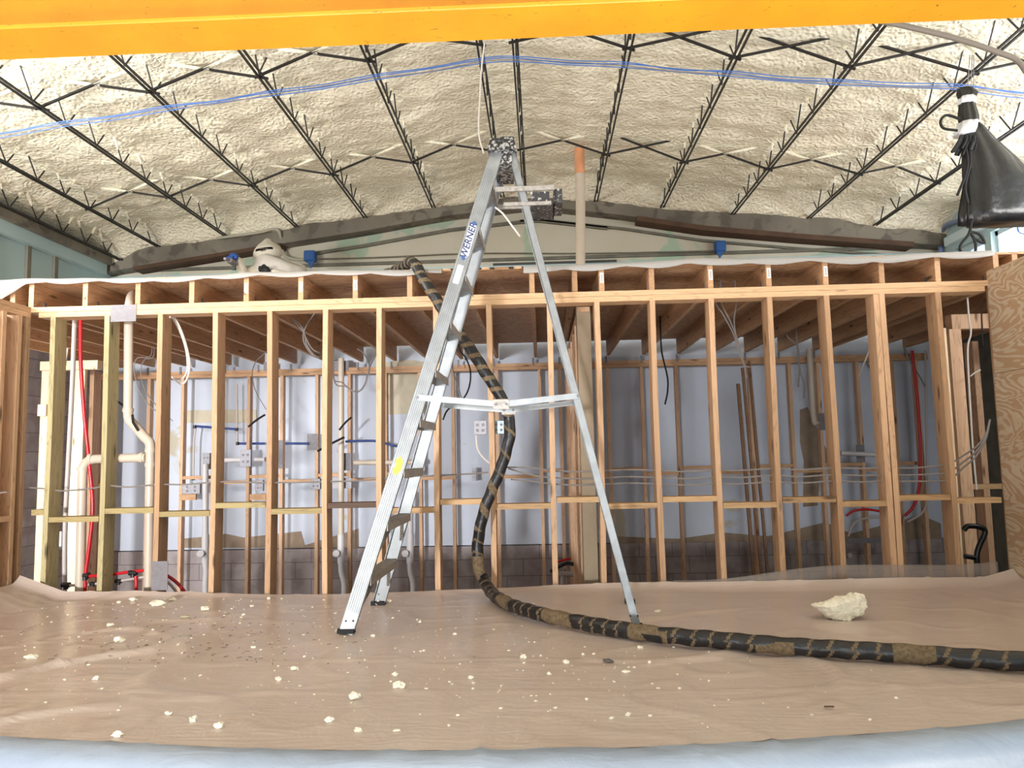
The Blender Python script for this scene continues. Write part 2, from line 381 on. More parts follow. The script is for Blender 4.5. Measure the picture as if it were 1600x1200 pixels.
roofband('trim_3', 1.25, XR-.4, 9.06, YB-.01, -.03, .03, M_brown)
roofbox('trim_4', -2.9, .9, YB-.04, YB-.005, -.13, -.09, M_trim, band_lo)
roofbox('trim_5', -.2, 4.6, YB-.04, YB-.005, -.10, -.07, M_trim, lambda x: band_lo(x)-.01)
struct(MB().box((XL, YB-.03, 4.30), (XR, YB, 4.34)).build('trim_6', M_trim))
struct(MB().box((XL, YB-.05, 4.05), (XR, YB, 4.24)).build('trim_7', M_left))
struct(MB().box((-.55, YB-.07, 4.235), (1.0, YB-.045, 4.262)).build('trim_8', plain('dark_strip', srgb(60, 58, 56))))
# side walls
def side_wall(name, x, s, openings, top, mat):
    b = MB(); ys = sorted({-8.0, YB+.2}|{o[0] for o in openings}|{o[1] for o in openings})
    for a, c in zip(ys, ys[1:]):
        m = (a+c)/2; op = [o for o in openings if o[0] < m < o[1]]
        if not op: b.box((x, a, 0), (x+s*.2, c, top))
        else:
            o = op[0]; b.box((x, a, 0), (x+s*.2, c, o[2])); b.box((x, a, o[3]), (x+s*.2, c, top))
    return struct(b.build(name, mat))
side_wall('wall_left', XL, -1, [(5.7, 7.2, .2, 2.3), (8.25, 8.75, .90, 1.10)], 3.15, CMU)
struct(MB().box((XL, -8, 3.15), (XL-.2, YB+.2, 4.66)).build('wall_left_upper', M_left))
fwl = MB().box((-6, -3.3, 0), (-5.0, -3.1, 4.8)).box((4.4, -3.3, 0), (5.3, -3.1, 4.8)).box((-5.0, -3.3, 2.95), (4.4, -3.1, 4.8))  # unseen door wall, header added to block daylight from the beam web
struct(fwl.build('wall_front_blocker', M_left))
WIN = [(3.3+i*.72, 3.3+i*.72+.60) for i in range(8)]
side_wall('wall_right', XR, 1, [(a, c, 3.70, 4.18) for a, c in WIN], 4.66, M_left)
struct(MB().box((XR-.03, 2.5, 0), (XR, YB, 3.2)).build('wall_right_base', M_trim))
for i, (a, c) in enumerate(WIN):
    f = MB(); x = XR+.05
    for (p, q) in (((a, 3.70), (c, 3.75)), ((a, 4.13), (c, 4.18)), ((a, 3.70), (a+.05, 4.18)), ((c-.05, 3.70), (c, 4.18))):
        f.box((x, p[0], p[1]), (x+.06, q[0], q[1]))
    fr = struct(f.build('window_%d' % (i+2), FRAMEW, loc=(x, a, 3.70)))
    MB().box((x+.025, a+.05, 3.75), (x+.031, c-.05, 4.13)).build('window_pane', GLASS, fr)
struct(MB().box((XR-.08, 2.5, 4.24), (XR, YB-.3, 4.34)).build('trim_9', FRAMEW))
struct(MB().box((XL, -2, 4.20), (XL+.10, YB-.3, 4.33)).build('trim_10', M_left))
struct(MB().box((XL, -2, 4.33), (XL+.16, YB-.3, 4.47)).build('trim_11', M_conc))
for i, y in enumerate((7.15, 7.65, 8.1)):
    struct(MB().box((XL, y, 3.3), (XL+.035, y+.06, 4.2)).build('trim_%d' % (12+i), M_trim))
# patches on the rear panel
def patch(pts, y, mat, label):
    b = MB().prism([P(px, py, y) for px, py in pts], (0, .006, 0))
    return struct(b.build(label, mat))
M_tanp = plain('tan_glue_patch', srgb(204, 196, 176), .7, 0, .3, .08, 12); M_brp = plain('bare_brown_patch', srgb(160, 142, 124), .8, 0, .3, .2, 10)
patch([(288, 641), (400, 640), (402, 660), (288, 661)], YB-.008, M_tanp, 'trim_20')
patch([(590, 570), (600, 566), (640, 562), (668, 566), (666, 646), (590, 648)], YB-.008, M_tanp, 'trim_21')
patch([(1250, 640), (1262, 636), (1285, 690), (1300, 715), (1282, 735), (1278, 790), (1255, 792), (1256, 720), (1250, 690)], YB-.008, M_brp, 'trim_22')
patch([(960, 838), (1060, 842), (1130, 832), (1200, 838), (1290, 816), (1330, 834), (1400, 815), (1440, 805), (1470, 818), (1472, 852), (960, 854)], YB-.010, M_brp, 'trim_23')
patch([(280, 842), (330, 838), (352, 834), (380, 840), (470, 830), (476, 852), (560, 826), (560, 856), (280, 856)], YB-.010, M_brp, 'trim_24')
# ------------------------------------------------------------------ yellow beam
bm_ = thing('steel_beam', (0, 2.75, 3.516), 'yellow painted steel beam crossing overhead above the platform edge', 'beam')
MB().box((-4.6, 2.645, 3.516), (4.4, 2.862, 3.534)).build('bottom_flange', YEL, bm_, bevel=.003)
MB().box((-4.6, 2.74, 3.534), (4.4, 2.76, 3.83)).build('web', YEL, bm_)
MB().box((-4.6, 2.645, 3.83), (4.4, 2.862, 3.85)).build('top_flange', YEL, bm_)
# ------------------------------------------------------------------ bar joists
NAMES = ['against the left wall', 'second from the left wall', 'third from the left wall', 'fourth from the left wall', 'fifth from the left wall', 'sixth from the left wall, left of the ridge pair',
         'left one of the close pair at the ridge', 'right one of the close pair at the ridge', 'first to the right of the ridge pair', 'second to the right of the ridge pair', 'third to the right of the ridge pair',
         'fourth right of the ridge pair, passing above the black bundle', 'fifth right of the ridge pair, passing behind the black bundle']
for i, (x, z) in enumerate(zip(JX[:13], JZ[:13])):
    if i == 0: x = XL+.23; z = 4.40
    t = thing('bar_joist', (x, 6, z), 'dark open-web steel joist, '+NAMES[i], 'roof joist', 'open-web joists under the foam ceiling')
    y1 = 9.10
    for s in (-1, 1):
        MB().box((x+s*.019-.0075, 3.2, z), (x+s*.019+.0075, y1, z+.015)).build('bottom_chord', STEEL, t)
    b = MB(); pts = []; y = 3.3+(i*.13) % .2; k = 0
    while y < y1:
        pts.append((x, y, z+.012 if k % 2 == 0 else z+.30)); y += .21; k += 1
    for a, c in zip(pts, pts[1:]): b.tube([a, c], .007, 6)
    b.build('web', STEEL, t)
    for k, p in enumerate(pts):
        if k % 2 == 1 and p[1] > 4.2:
            for q in (k-1, k+1):
                if q < len(pts) and random.random() < (.9 if x < -2.5 else .55):
                    a, e = Vector(p), Vector(pts[q]); MB().tube([a, a.lerp(e, .3), a.lerp(e, random.uniform(.4, .65))], [.030, .018, .006], 7).build('foam_coating', FOAM, t)
# bridging
def bridging(row, y, i, foam):
    xa, xb, za, zb = JX[i], JX[i+1], JZ[i], JZ[i+1]
    if i == 6: return
    lab = 'crossed steel bridging bars, %s row, in the %s bay from the left wall' % (row, ORD[i-1] if i < 6 else ORD[i-2])
    t = thing('cross_bridging', ((xa+xb)/2, y, (za+zb)/2), lab, 'bridging', 'cross bridging between joists')
    for s, (a, b) in enumerate((((xa-.05, y-.012, za+.0), (xb, y-.012, zb+.27)), ((xb+.05, y+.012, zb), (xa, y+.012, za+.27)))):
        a = Vector(a); b = Vector(b); br = MB().bar(a, b, .017, .017).build('brace', STEEL, t)
        if foam: MB().tube([a.lerp(b, .5), a.lerp(b, .62), b], [.009, .013, .022], 7).build('foam_coating', FOAM, br)
for i in range(1, 12):
    bridging('far', 7.64, i, i not in (6, 8))
    bridging('near', 5.57, i, i < 5)
# ------------------------------------------------------------------ stud walls
BLKZ = 1.5
fw = thing('stud_wall', (0, FW, 0), 'long framed stud wall standing behind the covered platform', 'stud wall')
sx = [(79,0),(164,0),(247,0),(333,0),(418,0),(504,0),(587.5,0),(676,0),(760.5,0),(862,1),(936,1),(1024,1),(1116,1),(1207,1),(1298,1),(1385,1),(1473,1)]
SX = []
for i, (px, r) in enumerate(sx):
    x = P(px, 490 if r else 500, FW).x - (.038 if r else 0); SX.append(x)
    lean = [0, 0, .003, 0, 0, 0, 0, 0, 0, 0, .015, 0, 0, 0, 0, 0, 0][i]
    b = MB(); nseg = 6; ph = random.random()*6
    depth = .14
    z0, z1 = .038, 2.956
    vs = []
    for k in range(nseg+1):
        z = z0+(z1-z0)*k/nseg; dx = .004*math.sin(ph+k*1.1)+lean*(k/nseg-.5)
        vs += [(x+dx, FW, z), (x+.038+dx, FW, z), (x+.038+dx, FW+depth, z), (x+dx, FW+depth, z)]
    fs = [(3,2,1,0), tuple(nseg*4+q for q in range(4))]
    for k in range(nseg):
        for q in range(4): fs.append((k*4+q, k*4+(q+1) % 4, k*4+4+(q+1) % 4, k*4+4+q))
    b.add(vs, fs)
    so = b.build('stud', W_green if i in (0, 1) else W_stud, fw)
    if i in (0, 1): so['label'] = 'greenish treated stud'
    if i == 15: MB().box((x-.045, FW+.004, .038), (x-.004, FW+.136, 2.956)).build('stud', W_stud, fw)
MB().box((-3.74, FW, 2.956), (3.20, FW+.14, 2.994)).build('top_plate', W_plate, fw)
MB().box((-3.80, FW-.001, 2.996), (.62, FW+.14, 3.034)).build('top_plate', W_plate, fw)
MB().box((.62, FW+.002, 2.996), (3.24, FW+.14, 3.034)).build('top_plate', W_plate, fw)
MB().box((-3.74, FW, 0), (3.20, FW+.14, .038)).build('sole_plate', W_plate, fw)
bz = [1.455, 1.51, 1.48, 1.535, 1.485, 1.52, 1.475, 1.53, 1.49, 1.53, 1.48, 1.52, 1.47, 1.50, 1.465, 1.50]
for i in range(16):
    xa, xb = SX[i]+.040, SX[i+1]-.002
    if i == 14: xb -= .043
    mat = W_blkg if i in (0, 1, 2, 3, 4) else (W_dark if i == 5 else W_blk)
    o = MB().box((xa, FW+.002, bz[i]-.019), (xb, FW+.13, bz[i]+.019)).build('blocking', mat, fw)
    if i == 5: o['label'] = 'dark brown weathered blocking piece'
MB().box((-3.74, FW+.002, 1.49), (SX[0]-.003, FW+.13, 1.53)).build('blocking', W_blkg, fw)
# nail plates on the front wall
pa, pb = P(174, 477, FW), P(213, 502, FW)
MB().box((pa.x, FW-.006, pb.z), (pb.x, FW-.0015, pa.z)).build('nail_plate', GALV, fw)
pa, pb = P(238, 877, FW), P(262, 922, FW)
MB().box((pa.x, FW-.006, pb.z), (pb.x, FW-.0015, pa.z)).build('nail_plate', GALV, fw)
# left and right return walls
def side_frame(name, x0, x1, ys, label, zt=2.956, first=None):
    t = thing(name, ((x0+x1)/2, ys[0], 0), label, 'stud wall')
    for y in ys: MB().box((x0, y-.019, .038), (x1, y+.019, zt)).build('stud', W_stud, t)
    y0, y1 = min(ys)-.02, max(ys)+.02
    MB().box((x0, y0, 0), (x1, y1, .038)).build('sole_plate', W_side, t)
    MB().box((x0, y0, zt), (x1, y1, zt+.038)).build('top_plate', W_side, t)
    MB().box((x0, y0, zt+.040), (x1, y1, zt+.078)).build('top_plate', W_side, t)
    return t
lw = side_frame('stud_wall', -3.89, -3.80, [5.39, 5.30, 5.14, 4.74, 4.34, 3.94, 3.54, 3.14, 2.74], 'short framed return wall at the left end of the platform')
MB().box((-3.905, 2.72, 0), (-3.892, 5.37, 2.95)).build('sheathing', M_drum, lw)
MB().box((-3.86, 5.16, 1.46), (-3.80, 5.28, 1.50)).build('blocking', W_side, lw)
MB().box((-3.86, 4.76, 1.42), (-3.80, 5.12, 1.46)).build('blocking', W_side, lw)
rw = side_frame('stud_wall', 3.245, 3.385, [5.455, 5.05, 4.65, 4.25, 3.85, 3.45, 3.05, 2.74], 'short framed return wall at the right end, faced with plywood')
MB().box((3.226, 2.72, .90), (3.243, 5.43, 2.36)).build('sheathing', W_ply, rw)
MB().box((3.226, 2.72, 2.363), (3.243, 5.42, 3.10)).build('sheathing', W_ply, rw)
MB().box((SX[16]+.045, FW+.005, 1.455), (3.20, FW+.10, 1.493)).build('blocking', W_blk, fw)
# rear stud wall
RY = 9.0
rear = thing('stud_wall', (0, RY, 0), 'rear framed stud wall standing just off the painted back wall', 'stud wall')
rx = [(150,1),(168,0),(228,0),(281,0),(385,0),(437,0),(492,0),(543,0),(600,0),(654,0),(706,0),(775,0),(843,0),(875,0),(951,0),(1004,0),(1059,0),(1119,0),(1175,0),(1238,0),(1283,0),(1345,0),(1400,0),(1438,0)]
RX = []
rx.insert(4, (335, 0))
for i, (px, k) in enumerate(rx):
    x = P(px, 700, RY).x; RX.append(x)
    MB().box((x, RY, .038), (x+.038, RY+.089, 2.88)).build('stud', W_rear, rear)
MB().box((RX[0]-.02, RY, 0), (4.60, RY+.089, .036)).build('sole_plate', W_rplate, rear)
MB().box((RX[0]-.02, RY, 2.882), (4.60, RY+.089, 2.92)).build('top_plate', W_rplate, rear)
MB().box((RX[0]-.02, RY, 2.922), (-.9, RY+.089, 2.96)).build('top_plate', W_rplate, rear)
MB().box((-.895, RY, 2.922), (4.60, RY+.089, 2.96)).build('top_plate', W_rplate, rear)
for i in range(len(RX)-1):
    a, b = RX[i]+.040, RX[i+1]-.002
    if b-a < .1 or i in (1, 2, 11): continue
    z = 1.60+(.045 if i % 2 else -.02)
    MB().box((a, RY+.003, z), (b, RY+.085, z+.038)).build('blocking', W_rplate, rear)
# second building-wide stud corner at left rear
MB().box((P(137,700,8.6).x, 8.6, 0.04), (P(137,700,8.6).x+.05, 8.74, 2.95)).build('stud', W_rear, rear)
# partition between the two back rooms, with post
pw = thing('stud_wall', (.36, 7.2, 0), 'partition stud wall running back from the front wall behind the ladder', 'stud wall')
for k, y in enumerate((5.75, 6.2, 6.65, 7.1, 7.55, 8.0, 8.45, 8.9)):
    MB().box((.30, y, .04), (.39, y+.038, 2.92)).build('stud', W_rear, pw)
MB().box((.30, 5.6, 0), (.39, 8.98, .036)).build('sole_plate', W_side, pw)
MB().box((.30, 5.6, 2.922), (.39, 8.98, 2.96)).build('top_plate', W_side, pw)
pp = P(907, 700, 5.62).x
tag(MB().box((pp, 5.62, 0), (pp+.105, 5.76, 3.03)).build('wooden_post', plain('grey_tan_post', srgb(166, 150, 128), .7, 0, .3, .12, 5, .1), bevel=.003), 'thick pale grey-brown wooden post just left of the stud behind the right ladder leg', 'post')
# pale pine door framing at the far left
df = thing('door_framing', (-5.1, 7.8, 0), 'sunlit pale pine door framing at far left behind the green studs', 'door frame')
def pboard(pxa, pya, pxb, pyb, wpx, y, zb=0.0, zt=None):
    a = P(pxa, pya, y); b = P(pxb, pyb, y); w_ = wpx*y/FPX
    z0 = zb; z1 = zt if zt else a.z
    x = (a.x+b.x)/2
    MB().box((x, y, z0), (x+w_, y+.04, z1)).build('jamb', W_pine, df)
pboard(66, 520, 55, 900, 13, 7.8, 0, 2.86)
pboard(112, 520, 103, 900, 22, 7.8, 0, 2.86)
MB().box((-5.35, 7.79, 2.865), (-4.72, 7.88, 2.96)).build('header', W_pine, df)
MB().box((P(78,800,8.1).x, 8.1, .0), (P(99,800,8.1).x, 8.14, 1.06)).build('cripple_stud', GALV, df) if False else None
q = MB().box((P(59,632,7.7).x, 7.7, P(60,650,7.7).z), (P(72,632,7.7).x, 7.78, P(60,632,7.7).z)).build('block', W_pine, df)
# right rear framing
rf2 = thing('stud_wall', (3.7, 6.1, 0), 'pinkish framed side opening at the right end behind the front wall', 'stud wall')
for pxa, wpx, y, mt in ((1497, 18, 6.15, 'W'), (1487, 5, 5.95, 'P'), (1532, 9, 6.9, 'W')):
    a = P(pxa, 700, y)
    MB().box((a.x, y, 0.04), (a.x+wpx*y/FPX, y+.14, 2.80 if mt == 'W' else 2.78)).build('stud', W_rear if mt == 'W' else W_pine, rf2)
MB().box((P(1487,500,6.15).x, 6.15, 2.80), (4.3, 6.25, 2.92)).build('header', W_rear, rf2)
MB().box((P(1487,500,6.15).x, 6.15, 0), (4.3, 6.29, .038)).build('sole_plate', W_rear, rf2)
a = P(1500, 765, 6.3); MB().box((a.x, 6.3, a.z), (a.x+.42, 6.38, a.z+.04)).build('blocking', W_blk, rf2)
# ------------------------------------------------------------------ loft floor
loft = thing('loft_floor', (0, FW, 3.034), 'wooden loft floor of joists and plywood resting on the stud walls', 'loft floor')
fj = [(-.0, x) for x in (17,46,130,212,296,381,466,551,636,827,894,936)]+[(1, x) for x in (1022,1114,1205,1294,1382,1470,1562,1592)]
JF = []
for r, px in fj:
    x = P(px, 440 if px < 1000 else 430, 5.43).x - (.038 if r else 0); JF.append(x)
for x in JF+[-4.39, -4.80, -5.2, -.53, 3.95, 4.35, 4.7]:
    y0 = 5.43 if x in JF else 5.62
    jo = MB().box((x, y0, 3.036), (x+.038, 9.07, 3.222)).build('joist', W_joist, loft)
    if x in (JF[5], JF[6], JF[7], JF[11], JF[13], JF[14], JF[15]):
        dx = .012
        tg = MB().box((x+.008, y0-.0025, 3.10), (x+.034, y0-.0005, 3.175)).build('paper_tag', WTAG, jo)
        ink = MB()
        for k in range(6): ink.box((x+.014, y0-.0032, 3.112+k*.009), (x+.028, y0-.0026, 3.112+k*.009+.004))
        tg2 = ink.build('printed_bars', INK, jo)
    # metal tie at front and rear
    MB().box((x-.003, y0+.12, 3.03), (x+.041, y0+.15, 3.10)).build('metal_tie', GALV, loft)
    if x > -5.1 and x < 4.5: 
        MB().box((x-.025, 8.985, 2.93), (x-.003, 8.998, 3.02)).build('metal_tie', GALV, loft)
for k, (a, b) in enumerate(((-5.4, -2.2), (-2.197, .9), (.903, 4.0), (4.003, 4.9))):
    MB().box((a, 5.43 if -4 < a < 3.5 else 5.43, 3.224), (b, 9.1, 3.242)).build('deck_panel', W_deck, loft)
# dark dashes on the bare deck edge
d_ = MB()
for px in (704, 724, 745, 765, 795, 815):
    p = P(px, 419, 5.428); d_.box((p.x, 5.4275, 3.226), (p.x+.035, 5.4295, 3.240))
d_.build('edge_marks', INK, loft)
# plastic film over the loft edge
def film(pxa, pxb, hang, label, seed):
    b = MB(); n = 90; xa, xb = P(pxa, 430, 5.4).x, P(pxb, 420, 5.4).x; vs = []
    rows = [(6.1, 0), (5.7, .0), (5.44, 0), (5.405, -.012), (5.395, -1)]
    for i in range(n+1):
        t = i/n; x = xa+(xb-xa)*t; h = hang(t)*(1+.35*noise.noise(Vector((x*2.3, seed, 0))))
        for y, k in rows:
            z = 3.252+.010*noise.noise(Vector((x*3, y*2, seed)))+.008*math.sin(x*3.1+seed)
            if k == -1: z -= h; y += .012*noise.noise(Vector((x*6, 3, seed)))-.008
            elif k: z += k
            vs.append((x, y, z))
    m = len(rows)
    b.add(vs, [(i*m+j, i*m+j+1, (i+1)*m+j+1, (i+1)*m+j) for i in range(n) for j in range(m-1)]); b.sm = True
    o = b.build('plastic_film', FILM, smooth=True)
    o.modifiers.new('thick', 'SOLIDIFY').thickness = .0015
    return tag(o, label, 'plastic sheet')
film(-10, 690, lambda t: .035+.16*max(0, .075-t)/.075+.02*abs(math.sin(t*26)), 'white plastic film hanging over the left half of the loft edge', 1)
film(818, 1556, lambda t: .045+.02*abs(math.sin(t*24+1)), 'white plastic film hanging over the right half of the loft edge', 4)
# ------------------------------------------------------------------ platform
pl = thing('platform', (0, 4, 0), 'raised wooden platform hidden under brown paper and plastic', 'platform')
MB().box((-3.79, 2.74, .80), (3.22, 5.36, .86)).build('deck', W_deck, pl)
for x in (-3.7, -2.4, -1.0, .4, 1.8, 3.1): MB().box((x, 2.80, 0), (x+.09, 2.89, .80)).build('leg', W_stud, pl)
for x in (-3.7, -2.4, -1.0, .4, 1.8, 3.1): MB().box((x, 5.20, 0), (x+.09, 5.29, .80)).build('leg', W_stud, pl)
PZT = .90
def top_z(x, y):
    v = Vector((x, y, 0)); z = 0
    z += .010*noise.noise(Vector((x*.9, y*1.3, 1)))
    r = abs(noise.noise(Vector((x*1.1+y*.8, y*1.4-x*.5, 5)))); z += .014*max(0, 1-r/.08)*max(0, noise.noise(Vector((x*.7, y*.7, 9)))+.15)*2
    r = abs(noise.noise(Vector((x*2.3-y*1.5, y*2.1+x, 15)))); z += .006*max(0, 1-r/.07)
    r = abs(y-3.62+.02*math.sin(x*2)); z += .006*max(0, 1-r/.02)
    r = abs(y-3.16+.02*math.sin(x*1.3+1)); z += .005*max(0, 1-r/.02)
    return PZT+z
def edgeY(x): return 2.475+(.078 if x > 0 else .038)*(x*x if x < 2.2 else 4.84)+.02*math.sin(x*1.7)
def platform_sheet():
    b = MB(); n = 240; ts = [i/110 for i in range(111)]; vs = []
    for i in range(n+1):
        x = -3.78+(7.0)*i/n; e = edgeY(x)+.08
        for t in ts:
            y = e+(5.375-e)*t; z = top_z(x, y)
            if t > .955: z += ((t-.955)/.045)**2*(.028+.022*math.sin(x*1.4+.5)+(.05 if x > 1 else 0)*min(1, max(0, (x-1)/1.5)))
            if x < -3.45: z += (-3.45-x)*.35
            if x > 3.0: z += (x-3.0)*.25
            vs.append((x, y, z))
    m = len(ts); b.add(vs, [(i*m+j, (i+1)*m+j, (i+1)*m+j+1, i*m+j+1) for i in range(n) for j in range(m-1)])
    t = thing('floor_covering', (0, 4, .86), 'brown paper under clear plastic sheet covering the whole platform top', 'floor covering')
    b.build('covered_top', SHEET, t, smooth=True)
    # rounded edge and hanging skirt
    b = MB(); vs = []; rows = 26
    for i in range(n+1):
        x = -3.78+(7.0)*i/n; e = edgeY(x)
        for j in range(rows):
            if j < 9:
                a = j/8*PI/2; r = .08; y = e+r-r*math.sin(a); z = top_z(x, e+.08)-r+r*math.cos(a)
            else:
                k = (j-8)/(rows-9); z = top_z(x, e+.08)-.08-k*.75; y = e-.035*noise.noise(Vector((x*1.8, z*.5, 2)))*k-.03*k
                y += .010*noise.noise(Vector((x*7, z*2.5, 4)))
            z += .004*noise.noise(Vector((x*9, j*.9, 2))); vs.append((x, y, z))
    b.add(vs, [(i*rows+j, i*rows+j+1, (i+1)*rows+j+1, (i+1)*rows+j) for i in range(n) for j in range(rows-1)])
    sk = b.build('hanging_skirt', SKIRT, t, smooth=True); sk['label'] = 'milky plastic skirt hanging off the front edge'
platform_sheet()
# thin film upstand along the back edge
b = MB(); n = 60; vs = []
for i in range(n+1):
    x = .9+(3.12-.9)*i/n; h = .03+.09*min(1, (i/n)*1.3)+.02*math.sin(x*4)
    for k in range(4): vs.append((x, 5.385+.006*math.sin(x*7+k), .94+h*k/3))
b.add(vs, [(i*4+j, i*4+j+1, (i+1)*4+j+1, (i+1)*4+j) for i in range(n) for j in range(3)])
o = b.build('plastic_film', FILMC, smooth=True); o.modifiers.new('thick', 'SOLIDIFY').thickness = .001
tag(o, 'clear plastic film turned up against the studs at the right rear platform edge', 'plastic sheet')
# ------------------------------------------------------------------ ladder
LB = PZT+.004
def ladder():
    t = thing('stepladder', (-.3, 4.5, PZT), 'tall paint-spattered aluminium stepladder standing open on the platform', 'ladder')
    def zfix(p, z): return Vector((p.x, p.y, z))
    NB = PZ(540, 990, LB+.01); NB.y = 4.17; NB = Vector((P(540, 990, 4.17).x, 4.17, LB)); NT = P(776, 238, 4.50)
    FB = Vector((P(592, 945, 4.97).x, 4.97, LB)); FT = P(787, 250, 4.84)
    RB = Vector((P(996, 985, 4.20).x, 4.20, LB)); RT = P(799, 236, 4.52)
    GB = Vector((P(984, 945, 4.92).x, 4.92, LB)); GT = P(800, 252, 4.83)
    def channel(a, b, w_, fl, inw, name, ribs, th=.003):
        d = nrm(b-a); n = nrm(Vector((0, inw, 0))-d*d.y*inw); wv = nrm(d.cross(n)); L = (b-a).length
        c = (a+b)/2; m = MB().obox(c+n*th/2, wv*w_/2, n*th/2, d*L/2)
        for s in (-1, 1): m.obox(c+wv*s*(w_/2-th/2)+n*fl/2, wv*th/2, n*fl/2, d*L/2)
        if ribs:
            for k in range(ribs): m.obox(c-n*.0012+wv*(w_*(-.36+.72*k/(ribs-1))), wv*.0024, n*.0032, d*(L/2-.12))
        return m.build(name, ALU, t), d, n, wv
    nr, d1, n1, w1 = channel(NB, NT, .080, .032, 1, 'front_rail', 6)
    fr, d2, n2, w2 = channel(FB, FT, .080, .032, -1, 'front_rail', 5)
    rr, d3, n3, w3 = channel(RB, RT, .043, .026, 1, 'rear_rail', 3)
    gr, d4, n4, w4 = channel(GB, GT, .043, .026, -1, 'rear_rail', 3)
    def foot(p, d, w_, inw, par):
        m = MB().obox(p+Vector((0, inw*.014, .012)), (w_/2+.006, 0, 0), (0, .024, 0), (0, 0, .012)); 
        o = m.build('foot', BLKM, t)
        h = MB()
        for s in (-1, 1): h.cyl(p+d*.07+Vector((s*.02, -.006*inw, 0)), p+d*.07+Vector((s*.02, .003*inw, 0)), .005, 8)
        h.build('rivets', INK, t)
    foot(NB, d1, .08, 1, nr); foot(FB, d2, .08, -1, fr); foot(RB, d3, .05, 1, rr); foot(GB, d4, .05, -1, gr)
    def at(a, b, z): return a.lerp(b, (z-a.z)/(b.z-a.z))
    for k in range(1, 10):
        z = LB+.292*k; a = at(NB, NT, z)+n1*.004; b = at(FB, FT, z)+n2*.004
        ax = nrm(b-a); sd = Vector((1, 0, 0))
        m = MB().obox((a+b)/2, sd*.042, Vector((0, 0, .0018)), ax*((b-a).length/2))
        for s in (-1, 1): m.obox((a+b)/2+sd*s*.041+Vector((0, 0, -.022)), sd*.0016, Vector((0, 0, .022)), ax*((b-a).length/2))
        for q in range(6): m.obox((a+b)/2+sd*(-.032+.0128*q)+Vector((0, 0, .003)), sd*.002, Vector((0, 0, .0015)), ax*((b-a).length/2))
        m.build('step', ALUW, t)
        if k <= 2:   # diagonal step braces near the floor
            for (p, q) in ((at(NB, NT, z-.17)+n1*.01, a.lerp(b, .3)), (at(FB, FT, z-.17)+n2*.01, a.lerp(b, .7))):
                MB().bar(p+Vector((.03, 0, 0)), q+Vector((.03, 0, -.01)), .004, .022, (1, 0, 0)).build('step_brace', ALUW, t)
    for z in (1.55, 2.2, 2.8):
        a = at(RB, RT, z)+n3*.005; b = at(GB, GT, z)+n4*.005
        MB().bar(a, b, .03, .02, (1, 0, 0)).build('rear_brace', ALUW, t)
    # spreaders
    for (A0, A1, B0, B1, ny) in ((NB, NT, RB, RT, -1), (FB, FT, GB, GT, 1)):
        a = at(A0, A1, 2.20)+Vector((-.01, ny*.012, 0)); b = at(B0, B1, 2.19)+Vector((.01, ny*.012, 0)); mdl = (a+b)/2+Vector((0.02, 0, -.045))
        sp = MB().bar(a, mdl, .004, .034).bar(mdl, b, .004, .034).build('spreader', ALU, t)
        MB().obox(mdl+Vector((0, ny*.004, 0)), (.045, 0, 0), (0, .003, 0), (0, 0, .028)).build('spreader_hinge', ALUW, sp)
        h = MB()
        for p in (a, b, mdl+Vector((-.03, 0, 0)), mdl+Vector((.03, 0, 0))): h.cyl(p+Vector((0, -.012*1, 0)), p+Vector((0, .004, 0)), .008, 10)
        h.build('bolts', GALV, sp)
    # cap
    c0, c1 = P(763, 234, 4.46), P(805, 214, 4.46)
    yb = 4.90; zb = c0.z; zt = c1.z; xa, xb = c0.x, c1.x
    m = MB().prism([(xa-.006, 4.45, zb), (xb+.006, 4.45, zb), (xb-.010, 4.45, zt), ((xa+xb)/2+.005, 4.45, zt+.004), ((xa+xb)/2-.005, 4.45, zt-.004), (xa+.014, 4.45, zt-.004)], (0, yb-4.45, 0))
    m.build('top_cap', CAP, t, bevel=.003)
    MB().box((xa+.03, 4.50, zb-.075), (xb-.025, 4.86, zb)).build('cap_bracket', CAP, t)
    # paint shelf, folded out on the rear rails
    z1, z2 = P(780, 299, 4.5).z, P(780, 322, 4.5).z; xs0 = P(774, 300, 4.5).x; xs1 = P(866, 300, 4.5).x
    sh = MB().box((xs0, 4.47, z1-.012), (xs1, 4.485, z1+.018)).box((xs0+.05, 4.47, z2-.01), (xs1-.02, 4.485, z2+.012))
    sh.box((xs0, 4.80, z1-.012), (xs1, 4.815, z1+.018)).build('shelf_bars', ALUW, t)
    x2 = P(829, 300, 4.5).x
    pt = MB().box((x2, 4.49, z2), (xs1, 4.80, z2+.008)).box((x2, 4.788, z2), (xs1, 4.795, z1)).box((x2, 4.49, z2), (xs1-.03, 4.495, z1-.014)).box((xs1-.006, 4.49, z2), (xs1, 4.80, z1))
    pt.build('paint_shelf', SHELF, t)
    MB().box((xs1, 4.52, z2+.012), (xs1+.05, 4.77, z1+.01)).build('shelf_end_block', SHELF, t)
    # brand sticker and warning sticker on the near rail
    def rail_pt(z, off=0): return at(NB, NT, z)-n1*.0042+w1*off
    def sticker(z0, z1_, half, mat, name):
        a, b = rail_pt(z0), rail_pt(z1_); c = (a+b)/2; L = (b-a).length/2; poly = []
        for u, v in ((-1, 0), (-.72, .8), (.72, 1), (1, 0), (.72, -.8), (-.72, -1)): poly.append(c+d1*u*L+w1*v*half)
        return MB().prism(poly, -n1*.0006).build(name, mat, t)
    za, zb_ = P(718, 402, 4.35).z, P(738, 343, 4.4).z
    sticker(za, zb_, .026, WTAG, 'brand_sticker')
    cu = bpy.data.curves.new('brand_lettering', 'FONT'); cu.body = 'WERNER'; cu.size = .058; cu.align_x = 'CENTER'; cu.align_y = 'CENTER'; cu.extrude = .0004; cu.shear = .2; cu.offset = .0011
